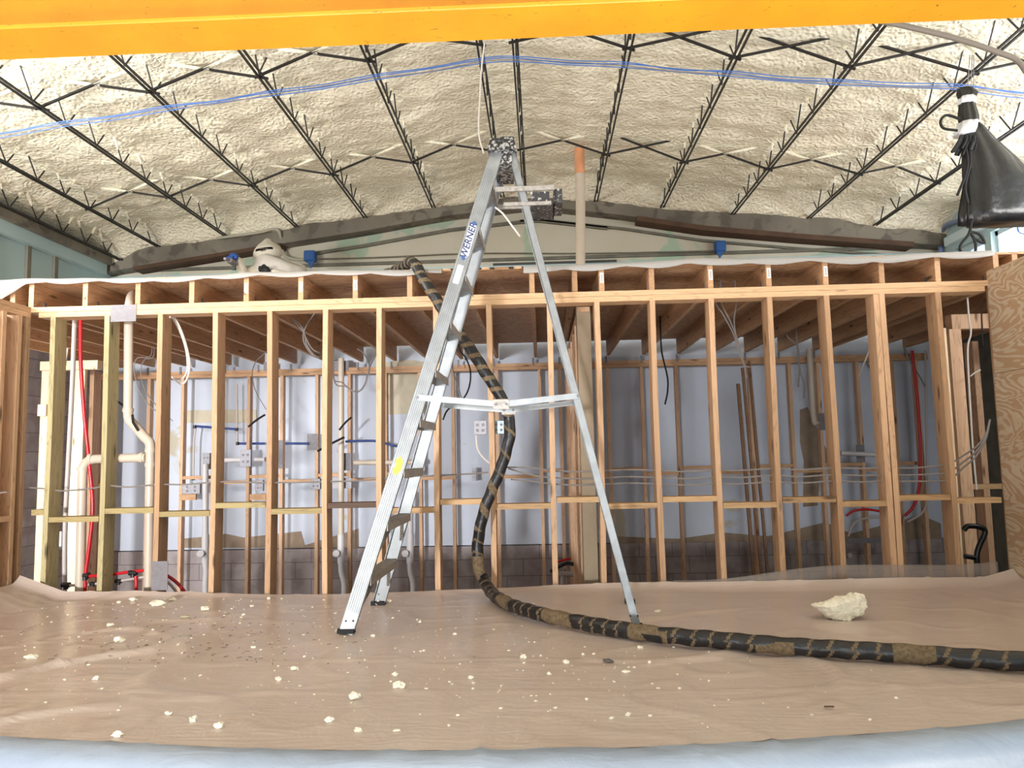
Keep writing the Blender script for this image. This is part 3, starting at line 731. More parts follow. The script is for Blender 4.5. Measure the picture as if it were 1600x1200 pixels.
    to = bpy.data.objects.new('tmp', cu); S.collection.objects.link(to); bpy.context.view_layer.update()
    me = bpy.data.meshes.new_from_object(to); bpy.data.objects.remove(to)
    c = rail_pt((za+zb_)/2)-n1*.0012; mx = Matrix((d1, -w1 if (-w1).cross(d1).dot(n1) > 0 else w1, -n1)).transposed()
    # lettering reads upwards along the rail, facing the viewer
    yv = (-n1).cross(d1); mx = Matrix((d1, yv, -n1)).transposed()
    me.materials.clear(); me.materials.append(plain('navy_print', srgb(34, 52, 104)))
    for v in me.vertices: v.co = mx @ v.co + c - ORG[t]
    lo = bpy.data.objects.new('brand_lettering', me); S.collection.objects.link(lo); lo.parent = t; ORG[lo] = ORG[t]
    ring = MB()
    for s in (-1, 1):
        e = c+d1*s*.115+w1*0; ring.prism([e+d1*(.03*math.cos(a)*.5)+w1*.012*math.sin(a) for a in [q*PI/4 for q in range(8)]], -n1*.0006)
    ring.build('brand_swoosh', plain('navy_swoosh', srgb(60, 92, 150)), t)
    a = rail_pt(P(622, 728, 4.25).z); ys = plain('yellow_sticker', srgb(228, 224, 90), .6, 0, .4, .3, 60)
    MB().prism([a+d1*u+w1*v for u, v in ((-.06, .0), (-.02, -.022), (.03, -.02), (.055, .004), (.03, .024), (.0, .012), (-.03, .026))], -n1*.0006).build('warning_sticker', ys, t)
    a = rail_pt(P(704, 425, 4.34).z); MB().obox(a, d1*.06, w1*.018, n1*.0006).build('worn_label', WTAG, t)
ladder()
tag(MB().tube(cr([P(774, 324, 4.6), P(786, 334, 4.58), P(798, 350, 4.55), P(812, 369, 4.52)]), .006, 7).build('cord', CABLEW), 'short off-white cord hanging from the ladder shelf bar', 'cord')
# ------------------------------------------------------------------ hose
def hose():
    r = .040
    pts = [P(600, 413, 5.85), P(628, 413, 5.6), P(645, 419, 5.38), P(664, 440, 5.30), P(682, 468, 5.27), P(705, 505, 5.25), P(735, 545, 5.23), P(760, 585, 5.21), P(781, 618, 5.20), P(794, 648, 5.20), P(796, 682, 5.20), P(785, 725, 5.21),
           P(770, 762, 5.22), P(756, 800, 5.22), P(747, 845, 5.22), P(748, 885, 5.21), P(757, 910, 5.20)]
    zt = PZT+r+.012
    pts += [PZ(776, 933, zt), PZ(806, 948, zt), PZ(860, 963, zt), PZ(930, 977, zt), PZ(1010, 989, zt), PZ(1100, 998, zt), PZ(1200, 1007, zt), PZ(1300, 1014, zt), PZ(1400, 1020, zt), PZ(1500, 1027, zt), PZ(1600, 1034, zt), PZ(1720, 1036, zt), PZ(1850, 1034, zt)]
    pts[1].z = 3.30; pts[0].z = 3.31; pts[2].z = 3.285
    c = cr(pts, 34); m = MB(); n = 36; prev = None; vs = []; s = 0; N_ = len(c); meta = []
    for i, p in enumerate(c):
        t = nrm(c[min(i+1, N_-1)]-c[max(i-1, 0)])
        if prev is None: prev = nrm(t.cross(Vector((0, 0, 1))))
        x = nrm(prev-t*prev.dot(t)); prev = x; y = t.cross(x)
        if i: s += (c[i]-c[i-1]).length
        meta.append(s)
        for k in range(n):
            a = 2*PI*k/n; rr = r*(1+.05*math.sin(s*44+a)+.07*noise.noise(Vector((s*9, a, 0))))
            if 1.2 < s < 2.6: rr *= 1
            vs.append(p+(x*math.cos(a)+y*math.sin(a))*rr)
    L = meta[-1]; fb, ft = [], []
    def tan(s, k):
        a = k/n; s += .05*noise.noise(Vector((s*3.1, 0, 8)))
        if s < .75: return ((s*13+a) % 1) < .30
        if s < 1.95: return ((s*10.5+a) % 1) < .34
        if s < 2.35: return ((s*6+a) % 1) < .14
        if s < 2.75: return ((s*7+a) % 1) < .34
        q = (s*1.7) % 1
        if q < .30: return noise.noise(Vector((s*8, a*2, 1))) > -.25
        return ((s*11+a*1.2) % 1) < .17
    for i in range(N_-1):
        for k in range(n):
            f = (i*n+k, i*n+(k+1) % n, (i+1)*n+(k+1) % n, (i+1)*n+k)
            (ft if tan(meta[i], k) else fb).append(f)
    m.add(vs, fb, 0); nn = len(m.f)
    for f in ft: m.f.append(list(f)); m.mi.append(1)
    m.sm = True; o = m.build('spray_hose', [TAPEB, TAN], smooth=True)
    tag(o, 'thick black and tan wrapped spray hose hanging from the loft, snaking over the platform', 'hose')
hose()
# ------------------------------------------------------------------ foam debris
def chunk(px, py, w_, h, seed, label, group=None, flat=.55):
    p = PZ(px, py, PZT+.006); s = p.y/FPX; rx_ = w_*s/2; rz = h*s/2*.8
    z = top_z(p.x, p.y); b = MB().blob((p.x, p.y, z+rz*.75), (rx_, rx_*.75, rz), seed, .5, 2 if w_ > 8 else 1)
    b.sm = False; o = b.build('foam_chunk', CHUNK, smooth=False)
    return tag(o, label, 'foam chunk', group)
def big_chunk():
    c = PZ(1312, 966, PZT+.01); s = c.y/FPX; b = MB(); n = 44; vs = []
    outl = [(-40,-18),(-32,-12),(-20,0),(-8,3),(12,3),(26,-2),(34,-8),(42,-16),(40,-28),(36,-34),(26,-36),(18,-30),(8,-31),(-2,-30),(-14,-24),(-26,-19)]
    dep = .10; cx = sum(a for a, _ in outl)/16; cy = sum(a for _, a in outl)/16
    def pt(u, v, d): return Vector((c.x+u*s, c.y+d, c.z-.004-v*s*.95+.012))
    rings = []
    for d, k in ((-.05, .55), (-.035, .85), (0, 1), (.05, .9), (.085, .5)):
        rings.append([pt(cx+(u-cx)*k, 3+(v-3)*k if v > -10 else cy+(v-cy)*k, d+.02*noise.noise(Vector((u*.1, v*.1, d*20)))) for u, v in outl])
    for r in rings: vs += r
    fs = [tuple(range(16)), tuple(range(64, 80))[::-1]]
    for a in range(4):
        for k in range(16): fs.append((a*16+k, a*16+(k+1) % 16, (a+1)*16+(k+1) % 16, (a+1)*16+k))
    b.add(vs, fs); o = b.build('foam_chunk', CHUNK, smooth=False)
    sub = o.modifiers.new('s', 'SUBSURF'); sub.levels = sub.render_levels = 3; sub.subdivision_type = 'SIMPLE'
    tx = bpy.data.textures.new('lumps', 'CLOUDS'); tx.noise_scale = .025; tx.noise_depth = 4
    dm = o.modifiers.new('d', 'DISPLACE'); dm.texture = tx; dm.strength = .028; dm.mid_level = .5
    tag(o, 'large jagged cream foam chunk at the right rear of the platform', 'foam chunk')
big_chunk()
CH = [(245,945,21,13,'largest cream foam chunk near the left rear edge of the platform'),(320,952,14,10,'cream foam chunk right of the largest left rear one'),(270,938,11,7,'flat foam chunk between the two biggest left rear ones'),
 (208,937,11,7,'cream foam chunk at rear left in front of the grey nail plate'),(186,941,8,6,'foam chunk beside the white pipe fittings at rear left'),(173,976,12,6,'lone flat foam chunk below the rear left group'),
 (187,1002,15,13,'rounded foam chunk in the left middle of the platform'),(48,1028,17,10,'cream foam chunk near the left edge of the photo'),(150,1060,9,8,'tilted foam chunk left of centre, below the rounded one'),
 (290,964,16,5,'flat scattered foam flake below the rear left chunks'),(396,1010,8,5,'small foam chunk between ladder foot and left scatter'),(460,1044,12,8,'foam chunk front left of the near ladder foot'),
 (435,1060,9,8,'small pale foam chunk just left of centre, under the near ladder foot'),(555,1091,20,16,'biggest foam chunk in front of the near ladder foot'),(624,1073,20,13,'double-lobed foam chunk right of the biggest front one'),
 (617,1054,10,7,'small foam chunk just behind the double-lobed one'),(515,1127,14,13,'foam chunk near the front edge, left of the bluish one'),(559,1141,13,8,'bluish white foam chunk near the front edge'),
 (620,1140,10,5,'flat foam chunk at front edge right of the bluish one'),(302,1125,14,11,'pale foam chunk near the front edge, left'),(343,1135,16,11,'flat foam chunk right beside the pale front left one'),
 (183,1150,16,10,'bluish foam chunk hanging on the front edge, far left'),(263,1115,10,7,'small foam chunk at front left above the pale pair'),(592,945,12,9,'foam chunk lying against the far front ladder foot'),(607,941,12,7,'flat foam chunk just right of the far front ladder foot'),
 (583,993,8,7,'small foam chunk right of the near ladder foot'),(711,990,7,5,'small foam chunk between near ladder foot and hose'),(735,1059,10,7,'foam chunk in front of the hose bend'),(666,1078,6,4,'tiny foam chunk right of the double-lobed one'),
 (817,1028,10,8,'foam chunk under the hose, left of the grey chip'),(884,1035,10,8,'second foam chunk under the hose, left of the grey chip'),(858,1052,8,6,'foam chunk in front of the pair under the hose'),(1000,1010,9,5,'flat foam chunk just in front of the hose, below the right ladder leg'),
 (1015,1035,6,7,'narrow foam chunk right of the grey chip'),(911,1021,5,5,'tiny foam chunk under the hose middle'),(928,1022,6,5,'tiny foam chunk right of another under the hose middle'),(916,1091,7,5,'small foam chunk at front centre'),
 (981,1114,8,7,'foam chunk at front centre right'),(956,1120,8,6,'greyish foam chunk left of the front centre right one'),(1029,955,10,7,'foam chunk behind the hose, right of the rear ladder leg'),(979,1047,12,5,'thin white foam sliver in front of the hose'),
 (1030,985,5,4,'tiny foam chunk lying by the hose right of the ladder leg'),(701,1132,5,4,'tiny foam chunk at the front centre left'),(421,935,8,6,'small foam chunk at rear, left of the ladder'),
 (393,946,8,5,'small foam chunk at rear, midway between left scatter and ladder'),(381,961,7,5,'tiny foam chunk in front of the midway rear one'),(656,971,6,4,'tiny foam chunk right of the far ladder foot'),(853,954,9,7,'foam bit behind the hose, centre')]
for i, (a, b, c, d, l) in enumerate(CH): chunk(a, b, c, d, i+1, l)
# chunks lying on the hose
# grey chip
tag(MB().blob(PZ(950, 1032, PZT+.008), (.028, .018, .008), 3, .4, 1).build('grey_chip', plain('grey_chip', srgb(92, 88, 86), .8), smooth=False), 'dark grey chip lying on the platform in front of the hose', 'debris')
tag(MB().bar(PZ(1288, 1104, PZT+.012), PZ(1303, 1104, PZT+.012), .008, .004).build('wood_sliver', W_dark), 'small brown wood sliver on the platform near the front right', 'debris')
# crumbs nobody could count
cb = MB(); rnd = random.Random(3)
for k in range(620):
    if k < 430: px = rnd.gauss(310, 200); py = 930+abs(rnd.gauss(40, 60))
    elif k < 560: px = rnd.gauss(860, 170); py = rnd.uniform(935, 1120)
    else: px = rnd.uniform(0, 1500); py = rnd.uniform(940, 1140)
    if not (0 < px < 1590 and 932 < py < 1135): continue
    p = PZ(px, py, PZT+.004); r = rnd.choice([.002, .0025, .003, .004, .006]); 
    if edgeY(p.x)+.1 > p.y or p.y > 5.3: continue
    cb.blob((p.x, p.y, top_z(p.x, p.y)+r*.4), (r*1.3, r, r*.6), k, .5, 1)
tag(cb.build('foam_crumbs', CHUNK, smooth=False), 'tiny foam crumbs strewn over the platform covering', 'foam crumbs', kind='stuff')
db = MB()
for k in range(150):
    px = rnd.gauss(300, 130); py = rnd.uniform(960, 1040)
    p = PZ(px, py, PZT+.004); a = rnd.random()*PI; l = rnd.uniform(.008, .03)
    if p.y > 5.3 or p.y < 2.9: continue
    z = top_z(p.x, p.y)+.003
    db.bar((p.x, p.y, z), (p.x+l*math.cos(a), p.y+l*math.sin(a), z), .004, .002)
tag(db.build('dirt_flakes', plain('dirt', srgb(132, 114, 100), .8)), 'thin dark dirt flakes scattered on the left of the platform', 'dirt', kind='stuff')
# ------------------------------------------------------------------ pipes
def pipe(pts, r, mat, name, label, cat='pipe', n=5, sides=10, group=None, smoothp=True):
    q = cr(pts, n) if smoothp else pts
    return tag(MB().tube(q, r, sides).build(name, mat), label, cat, group)
Yp = 5.60
vp = thing('drain_pipe', (-3.0, Yp, 0), 'cream plastic drain pipe with elbows behind the second green stud', 'pipe')
MB().tube(cr([P(212, 458, Yp+.3), P(205, 463, Yp+.12), P(202, 476, Yp)])+[P(201, 500, Yp), P(200, 640, Yp)], .033, 14).build('upper_pipe', PVC, vp)
MB().tube(cr([P(200, 640, Yp), P(202, 655, Yp), P(212, 667, Yp), P(225, 682, Yp), P(234, 692, Yp), P(235, 706, Yp)]), .036, 14).build('offset_pipe', PVC, vp)
MB().tube([P(235, 700, Yp), P(232, 925, Yp), P(231, 1080, Yp)], .033, 14).build('lower_pipe', PVC, vp)
MB().tube([P(228, 715, Yp), P(150, 717, Yp)]+cr([P(150, 717, Yp), P(138, 720, Yp), P(131, 728, Yp), P(129, 742, Yp)])+[P(129, 742, Yp), P(121, 1080, Yp)], .034, 14).build('branch_pipe', PVC, vp)
for px, py in ((200, 641), (235, 704), (235, 726), (222, 715), (142, 717), (129, 733)):
    a = P(px, py, Yp); h = Vector((0, 0, .014)) if px not in (222, 142) else Vector((.014, 0, 0))
    MB().cyl(a-h, a+h, .040, 14).build('coupling', PVC, vp)
tag(MB().tube([P(207, 648, Yp-.045), P(208, 660, Yp-.05), P(216, 673, Yp-.045)], .009, 6).tube([P(182, 626, Yp+.03), P(193, 634, Yp+.0)], .008, 6).build('black_strap', BLKM), 'black strap around the elbow of the cream drain pipe', 'strap')
# white pipes on rear wall
def rear_drain(px, ytop, name, label, trap):
    y = 8.93; t = thing('drain_pipe', tuple(P(px, 900, y)), label, 'pipe', 'white drain pipes at the rear wall')
    MB().cyl(P(px, ytop, y), P(px, 835, y), .036, 12).build('riser', PVC if name else PVCW, t)
    MB().cyl(P(px, 835, y), P(px, 880, y), .043, 12).build('tee_fitting', PVCW, t)
    MB().cyl(P(px-8, 865, y-.03), P(px-8, 865, y-.11), .040, 16).build('cleanout_cap', PVCW, t)
    MB().tube(cr([P(px, 880, y), P(px+1, 895, y), P(px+trap, 912, y), P(px+trap, 935, y)]), .036, 12).build('trap', PVCW, t)
rear_drain(321, 725, 0, 'white drain pipe with cleanout cap, leftmost at the rear wall', 0)
rear_drain(533, 560, 1, 'drain pipe with cleanout cap seen left of the near ladder rail foot', 5)
rear_drain(641, 770, 0, 'white drain pipe with cleanout cap seen right of the ladder steps', 5)
pipe([P(350, 719, 9.06), P(382, 718, 9.06)], .030, PVCW, 'vent_pipe', 'short white horizontal pipe left of the grey outlet box, rear wall', smoothp=False)
pipe([P(398, 718, 8.96), P(414, 718, 8.96)], .026, PVCW, 'vent_pipe', 'white pipe stub right of the grey outlet box, rear wall', smoothp=False)
pipe([P(553, 723, 8.95), P(660, 722, 8.95)], .031, PVC, 'vent_pipe', 'printed cream horizontal pipe behind the sixth and seventh studs', smoothp=False)
pipe([P(905, 234, 8.0), P(907, 300, 8.0), P(907, 415, 8.0), P(907, 440, 8.0)], .052, PVC, 'vent_stack', 'upright cream vent pipe with orange stained top on the loft', smoothp=False, sides=18)
o = bpy.data.objects['vent_stack']
MB().cyl(P(905, 233, 8.0), P(906, 272, 8.0), .0555, 18).build('stained_top', ORANGE, o)
# right rear pipes
pipe([P(1265, 545, 8.93), P(1271, 648, 8.93), P(1277, 664, 8.9)], .036, PVC, 'vent_pipe', 'cream pipe running up behind the right studs to the grey square plate')
pipe([P(1314, 708, 8.95), P(1374, 711, 8.95), P(1379, 716, 8.95), P(1380, 770, 8.95)], .028, PVCW, 'vent_pipe', 'white elbow pipe behind a grey plate at right', n=4)
# PEX
pipe([P(126, 497, 5.56), P(126, 560, 5.56), P(131, 640, 5.58), P(139, 720, 5.60), P(145, 790, 5.60), P(140, 850, 5.60), P(133, 900, 5.60)], .014, RED, 'red_water_tube', 'bowed red water tube behind the green studs at left')
pipe([P(117, 497, 5.75), P(113, 600, 5.75), P(107, 720, 5.75), P(102, 820, 5.75), P(101, 905, 5.75), P(101, 1085, 5.75)], .018, GREYT, 'grey_water_tube', 'long pale grey water tube left of the red one')
pipe([P(137, 900, 5.60), P(165, 899, 5.60), P(200, 894, 5.60), P(240, 891, 5.60), P(262, 900, 5.62), P(280, 914, 5.64), P(296, 935, 5.66)], .012, RED, 'red_water_tube', 'horizontal red water tube low behind the left studs')
pipe([P(133, 905, 5.60), P(133, 940, 5.60)], .013, RED, 'red_water_tube', 'short upright red tube stub below the black tee', smoothp=False)
pipe([P(104, 915, 5.62), P(140, 913, 5.62), P(185, 908, 5.62), P(235, 901, 5.62), P(262, 910, 5.64), P(278, 928, 5.65)], .010, GREYT, 'grey_water_tube', 'horizontal pale grey water tube below the red one')
for px, py, y, s in ((133, 899, 5.60, .022), (208, 895, 5.60, .02), (185, 908, 5.62, .016), (103, 914, 5.62, .02), (145, 912, 5.62, .014)):
    a = P(px, py, y); tag(MB().cyl(a-Vector((s*1.5, 0, 0)), a+Vector((s*1.5, 0, 0)), s, 10).cyl(a-Vector((0, 0, s*1.6)), a, s*.9, 10).build('tube_fitting', BRASS),
        'black tee fitting on the %s' % {133: 'bowed red tube', 208: 'horizontal red tube', 185: 'horizontal grey tube, middle', 103: 'foot of the long grey tube', 145: 'horizontal grey tube, left'}[px], 'pipe fitting')
pipe([P(212, 900, 5.6), P(213, 912, 5.6), P(212, 930, 5.6)], .013, RED, 'red_water_tube', 'short red stub dropping from the horizontal red tube')
pipe([P(1425, 548, 8.9), P(1433, 620, 8.9), P(1438, 700, 8.9), P(1436, 760, 8.9), P(1428, 790, 8.9), P(1414, 806, 8.9)], .017, RED, 'red_water_tube', 'dark red water tube curving down behind the right studs')
pipe([P(1322, 806, 8.9), P(1335, 798, 8.9), P(1355, 796, 8.9), P(1382, 800, 8.9)], .014, RED, 'red_water_tube', 'red tube arc behind the right blocking')
pipe([P(1382, 800, 8.92), P(1380, 822, 8.92), P(1384, 840, 8.92)], .013, RED, 'red_water_tube', 'short red tube dropping to the perforated bracket')
pipe([P(1325, 838, 8.9), P(1335, 818, 8.9), P(1352, 810, 8.9), P(1382, 808, 8.9)], .012, GREYT, 'grey_water_tube', 'grey tube arc below the red arc at right')
pipe([P(1446, 548, 8.92), P(1448, 700, 8.92), P(1450, 770, 8.92), P(1442, 800, 8.92), P(1418, 816, 8.92)], .012, GREYT, 'grey_water_tube', 'grey water tube right of the dark red one')
pipe([P(868, 879, 8.6), P(885, 874, 8.6), P(905, 872, 8.6), P(922, 877, 8.6)], .014, RED, 'red_water_tube', 'short red tube behind the centre post')
# blue lines on the rear wall
pipe([P(306, 666, 9.1), P(372, 671, 9.1)], .015, BLUE, 'blue_water_tube', 'short blue tube at the top of the left water stub', smoothp=False)
pipe([P(371, 693, 9.1), P(414, 693, 9.1)], .015, BLUE, 'blue_water_tube', 'lower blue tube left of the fourth front stud', smoothp=False)
pipe([P(446, 693, 8.97), P(482, 693, 8.97)], .015, BLUE, 'blue_water_tube', 'blue tube between the two grey plates', smoothp=False)
pipe([P(540, 690, 8.97), P(560, 689, 8.97), P(586, 689, 8.97), P(606, 694, 8.97), P(622, 698, 8.97)], .014, BLUE, 'blue_water_tube', 'long blue tube running behind the ladder rail')
pipe([P(306, 668, 9.1), P(303, 690, 9.1), P(302, 745, 9.1)], .012, GREYT, 'grey_water_tube', 'upright grey tube stub under the short blue tube')
pipe([P(370, 600, 9.1), P(371, 692, 9.1)], .012, GREYT, 'grey_water_tube', 'upright grey tube down to the lower blue tube', smoothp=False)
for px, py, l in ((304, 667, 'left end of the short blue tube'), (370, 671, 'right end of the short blue tube'), (371, 693, 'left end of the lower blue tube'), (302, 748, 'foot of the upright grey stub')):
    a = P(px, py, 9.08); tag(MB().cyl(a-Vector((0, 0, .02)), a+Vector((0, 0, .02)), .019, 10).build('tube_fitting', BRASS), 'dark fitting at the '+l, 'pipe fitting')
# ------------------------------------------------------------------ plates and boxes
def plate(px0, py0, px1, py1, y, label, name='nail_plate', mat=None, th=.004, cat='metal plate'):
    a, b = P(px0, py0, y), P(px1, py1, y)
    return tag(MB().box((a.x, y-th, b.z), (b.x, y, a.z)).build(name, mat or GALV, bevel=.0008), label, cat)
for a in (((432,688,442,732), 'narrow grey nail plate on the rear stud right of the fourth front stud'), ((480,678,496,703), 'grey nail plate left of the sixth front stud'),
          ((533,708,549,735), 'grey nail plate on the rear stud beside the cream pipe'), ((520,564,545,579), 'grey nail plate at the rear top plate'), ((412,566,424,580), 'small grey plate on the rear top plate behind the fifth stud'),
          ((1279,646,1291,672), 'dark grey plate at the foot of the right cream pipe'), ((1337,695,1352,722), 'grey plate over the white elbow pipe at right')):
    plate(*a[0], RY-.003, a[1])
def ebox(px0, py0, px1, py1, y, label, mat=GALVL, d=.05):
    a, b = P(px0, py0, y), P(px1, py1, y); t = thing('electrical_box', ((a.x+b.x)/2, y, b.z), label, 'electrical box')
    MB().box((a.x, y-d, b.z), (b.x, y, a.z)).build('box_body', mat, t, bevel=.002)
    w_ = b.x-a.x; h = a.z-b.z
    for u in (.28, .72):
        for v in (.3, .7): MB().cyl((a.x+w_*u, y-d-.002, b.z+h*v), (a.x+w_*u, y-d+.001, b.z+h*v), min(w_, h)*.13, 10).build('knockout', GALV, t)
ebox(378, 703, 394, 729, 8.98, 'light grey electrical box on the rear stud left of the fourth front stud')
ebox(319, 708, 330, 733, 9.03, 'small pale electrical box left of the third front stud')
ebox(288, 756, 315, 771, 8.98, 'wide grey electrical box on a wood block at left')
ebox(402, 750, 413, 767, 8.98, 'grey electrical box half hidden behind the fourth stud')
ebox(488, 748, 502, 764, 8.97, 'pale steel bracket box left of the sixth stud')
ebox(741, 658, 761, 679, 5.40, 'square steel junction box on the left side of the centre stud', d=.035)
ebox(771, 658, 789, 678, 5.56, 'steel junction box with light blue spot between centre stud and hose', plain('bluish_steel', srgb(150, 178, 190), .4, .4, .5, .3, 60))
ebox(738, 731, 745, 751, 9.05, 'small upright steel box on the rear blocking')
plate(517, 747, 549, 763, RY-.005, 'wide pale steel bracket across rear studs', 'steel_bracket', GALVL)
tag(MB().box(tuple(P(881, 790, 9.28)), tuple(P(891, 805, 9.26))).build('wall_outlet', PVCW, bevel=.002), 'white wall outlet on the rear panel right of the ladder', 'outlet')
plate(1323, 841, 1386, 848, RY-.01, 'perforated steel strap across the rear studs at right', 'perforated_strap', GALV)
for px, l in ((293, 'left'), (402, 'right')):
    a, b = P(px-10, 772, 9.0), P(px+15, 781, 9.0)
    tag(MB().box((a.x, 9.0-.04, b.z), (b.x, 9.0-.005, a.z)).build('wood_block', W_rplate), 'short wood block under the %s grey box at the rear' % l, 'wood block')
a = P(1328, 868, 9.22); tag(MB().cyl(a, a+Vector((0, .04, 0)), .03, 16).build('round_cap', GREYT), 'round pale cap on the block wall at right', 'cap')
# leaning boards inside
for i, (pa, pb, w_) in enumerate(((((1153, 600), (1178, 900)), 5, .05), (((1160, 575), (1190, 900)), 5, .04), (((1170, 565), (1200, 900)), 5, .04))):
    (x0, y0), (x1, y1) = pa
    tag(MB().bar(P(x1, y1, 8.5), P(x0, y0, 8.94), w_*.7, .035, (0, 1, 0)).build('leaning_board', W_blkb), ['shortest', 'middle', 'tallest'][i]+' of three brown boards leaning against the rear studs', 'board', 'boards leaning at the rear')
# low plumbing behind the centre post
tag(MB().cyl(P(866, 897, 8.2), P(926, 897, 8.2), .03, 10).cyl(P(880, 900, 8.2), P(880, 920, 8.2), .03, 10).build('waste_pipe', GREYT), 'grey horizontal waste pipe low behind the centre studs', 'pipe')
tag(MB().tube(cr([P(860, 893, 8.0), P(872, 886, 8.0), P(886, 880, 8.0), P(896, 882, 8.0)]), .02, 8).build('pipe_valve', BRASS), 'black valve handle low behind the centre studs', 'valve')
# black bent rail at right
pipe([P(1506, 828, 5.75), P(1513, 822, 5.75), P(1532, 824, 5.75), P(1539, 832, 5.75), P(1530, 853, 5.75), P(1526, 870, 5.75), P(1527, 905, 5.75), P(1527, 1092, 5.75)], .020, BLK, 'black_rail', 'bent black tube rail standing at the right end behind the wall', 'rail')
bpy.data.objects['black_rail']; MB().tube([P(1507, 869, 5.75), P(1526, 872, 5.75)], .018, 8).build('cross_tube', BLK, bpy.data.objects['black_rail'])
# ------------------------------------------------------------------ cables
def cable(pts, y, label, mat=None, r=.0048, n=6, name='cable'):
    q = [P(p[0], p[1], p[2] if len(p) > 2 else y) for p in pts]
    if 'hang' in label or 'droop' in label or 'loop' in label or 'slanting down' in label or 'curving down' in label or 'running down' in label:
        if 2.3 < q[0].z < 3.2 and pts[0][1] < 600: q = [Vector((q[0].x, q[0].y, 3.218))]+q if q[0].y > 5.9 else [Vector((q[0].x, 5.50, 2.95))]+q
    return tag(MB().tube(cr(q, n), r, 6).build(name, mat or CABLE), label, 'cable')
for k, (dy, l) in enumerate(((0, 'upper'), (11, 'middle'), (21, 'lower'))):
    pts = [(790+k*4, 730+dy*.9-(8 if k == 1 else 0)), (830, 731+dy), (862, 735+dy), (900, 737+dy), (940, 736+dy), (980, 734+dy), (1025, 735+dy), (1070, 737+dy), (1115, 735+dy), (1160, 735+dy), (1207, 732+dy), (1250, 734+dy), (1298, 731+dy), (1345, 732+dy), (1385, 731+dy), (1430, 731+dy), (1480, 725+dy+k*2), (1505, 712+dy*.9, 5.50), (1525, 698+dy*.7, 5.45), (1540, 680+dy*.3, 5.42), (1547, 655, 5.40)]
    cable(pts, 5.48, '%s of the three grey cables threaded through the right studs' % l, r=.0065)
cable([(45, 762), (75, 764), (100, 767), (150, 762), (165, 758), (200, 761), (245, 757), (290, 757), (340, 753), (400, 754), (430, 754), (505, 753), (560, 751), (600, 748), (660, 744), (740, 740), (763, 738)], 5.48, 'grey cable threaded through the left studs at mid height', r=.0065)
cable([(0, 770), (12, 769)], 5.0, 'grey cable stub entering the left return wall', r=.006)
cable([(275, 500, 5.6), (288, 530, 5.65), (296, 565, 5.7), (293, 590, 5.7), (283, 600, 5.7), (268, 588, 5.65)], 5.6, 'looped pale cable hanging right of the third stud', CABLEW, .008)
cable([(269, 497, 5.6), (282, 520, 5.65), (291, 550, 5.7), (292, 580, 5.7), (280, 597, 5.7)], 5.6, 'second looped pale cable right of the third stud', CABLEW, .006)
cable([(236, 555), (214, 560), (210, 580), (218, 610), (235, 635), (262, 655)], 7.5, 'thin cable drooping between the second and third studs')
cable([(240, 556), (226, 562), (220, 580), (226, 608), (243, 632), (270, 658)], 7.5, 'another thin cable drooping between the second and third studs')
cable([(447, 488), (462, 505), (475, 520), (480, 540), (492, 556), (502, 558)], 6.4, 'grey cable bundle strand hanging from the joists, outer', r=.007)
cable([(450, 492), (470, 508), (478, 528), (488, 545), (500, 552)], 6.4, 'grey cable bundle strand hanging from the joists, middle', r=.007)
cable([(492, 488), (478, 510), (474, 530), (484, 550), (500, 560)], 6.4, 'grey cable bundle strand hanging from the joists, inner', r=.007)
cable([(416, 550), (400, 565), (394, 585), (400, 612), (416, 640)], 8.0, 'thin grey cable arc left of the fifth stud')
cable([(520, 588), (535, 598), (553, 612), (566, 608), (574, 590), (577, 570), (568, 552), (558, 545)], 8.0, 'grey cable looping below the rear top plate, outer loop', r=.007)
cable([(522, 594), (540, 604), (558, 612), (570, 600), (577, 575), (588, 553)], 8.0, 'grey cable looping below the rear top plate, inner loop', r=.007)
cable([(717, 542), (728, 560), (735, 580), (733, 605), (722, 625), (700, 640), (692, 656)], 7.5, 'dark cable curving down right of the ladder', BLKM, .009)
cable([(707, 560), (708, 580), (716, 605), (724, 632)], 7.5, 'grey cable hanging right of the ladder', r=.008)
cable([(744, 680), (746, 700), (755, 715), (768, 726)], 5.46, 'pair cable from the steel junction box', CABLEW, .007)
cable([(1118, 472), (1130, 492), (1145, 520), (1155, 548), (1163, 570), (1172, 574)], 6.0, 'grey cable hanging from the joists right of centre, longest', r=.006)
cable([(1127, 472), (1140, 500), (1152, 530), (1160, 560), (1167, 590)], 6.0, 'grey cable hanging from the joists right of centre, straight', r=.006)
cable([(1150, 474), (1147, 500), (1150, 525), (1158, 560)], 6.0, 'grey cable hanging from the joists right of centre, rightmost', r=.006)
cable([(1033, 540), (1036, 560), (1043, 590), (1043, 612), (1039, 632)], 7.5, 'black cable hanging between the eleventh and twelfth studs', BLKM, .009)
cable([(1230, 525), (1245, 540), (1249, 570), (1247, 605)], 8.0, 'dark cable end hanging at the right rear plate, left strand', r=.009)
cable([(1246, 545), (1250, 580), (1256, 600), (1256, 622)], 8.0, 'dark cable end hanging at the right rear plate, right strand', r=.009)
cable([(1366, 525), (1355, 555), (1342, 588)], 7.5, 'pale double cable slanting down at right', CABLEW, .008)
cable([(1358, 552), (1354, 565), (1360, 575), (1370, 578)], 9.2, 'curled dark cable on the rear panel at right', r=.010)
cable([(1414, 546), (1425, 570), (1438, 590), (1445, 604)], 8.9, 'thin cable slanting beside the dark red tube', r=.009)
cable([(1514, 497), (1517, 520), (1512, 545), (1514, 600), (1517, 650), (1520, 700), (1526, 765)], 6.05, 'white cable running down at the right end framing', CABLEW, .007)
cable([(1516, 588), (1524, 582), (1532, 578)], 6.05, 'short white cable branching at the right end', CABLEW, .005)
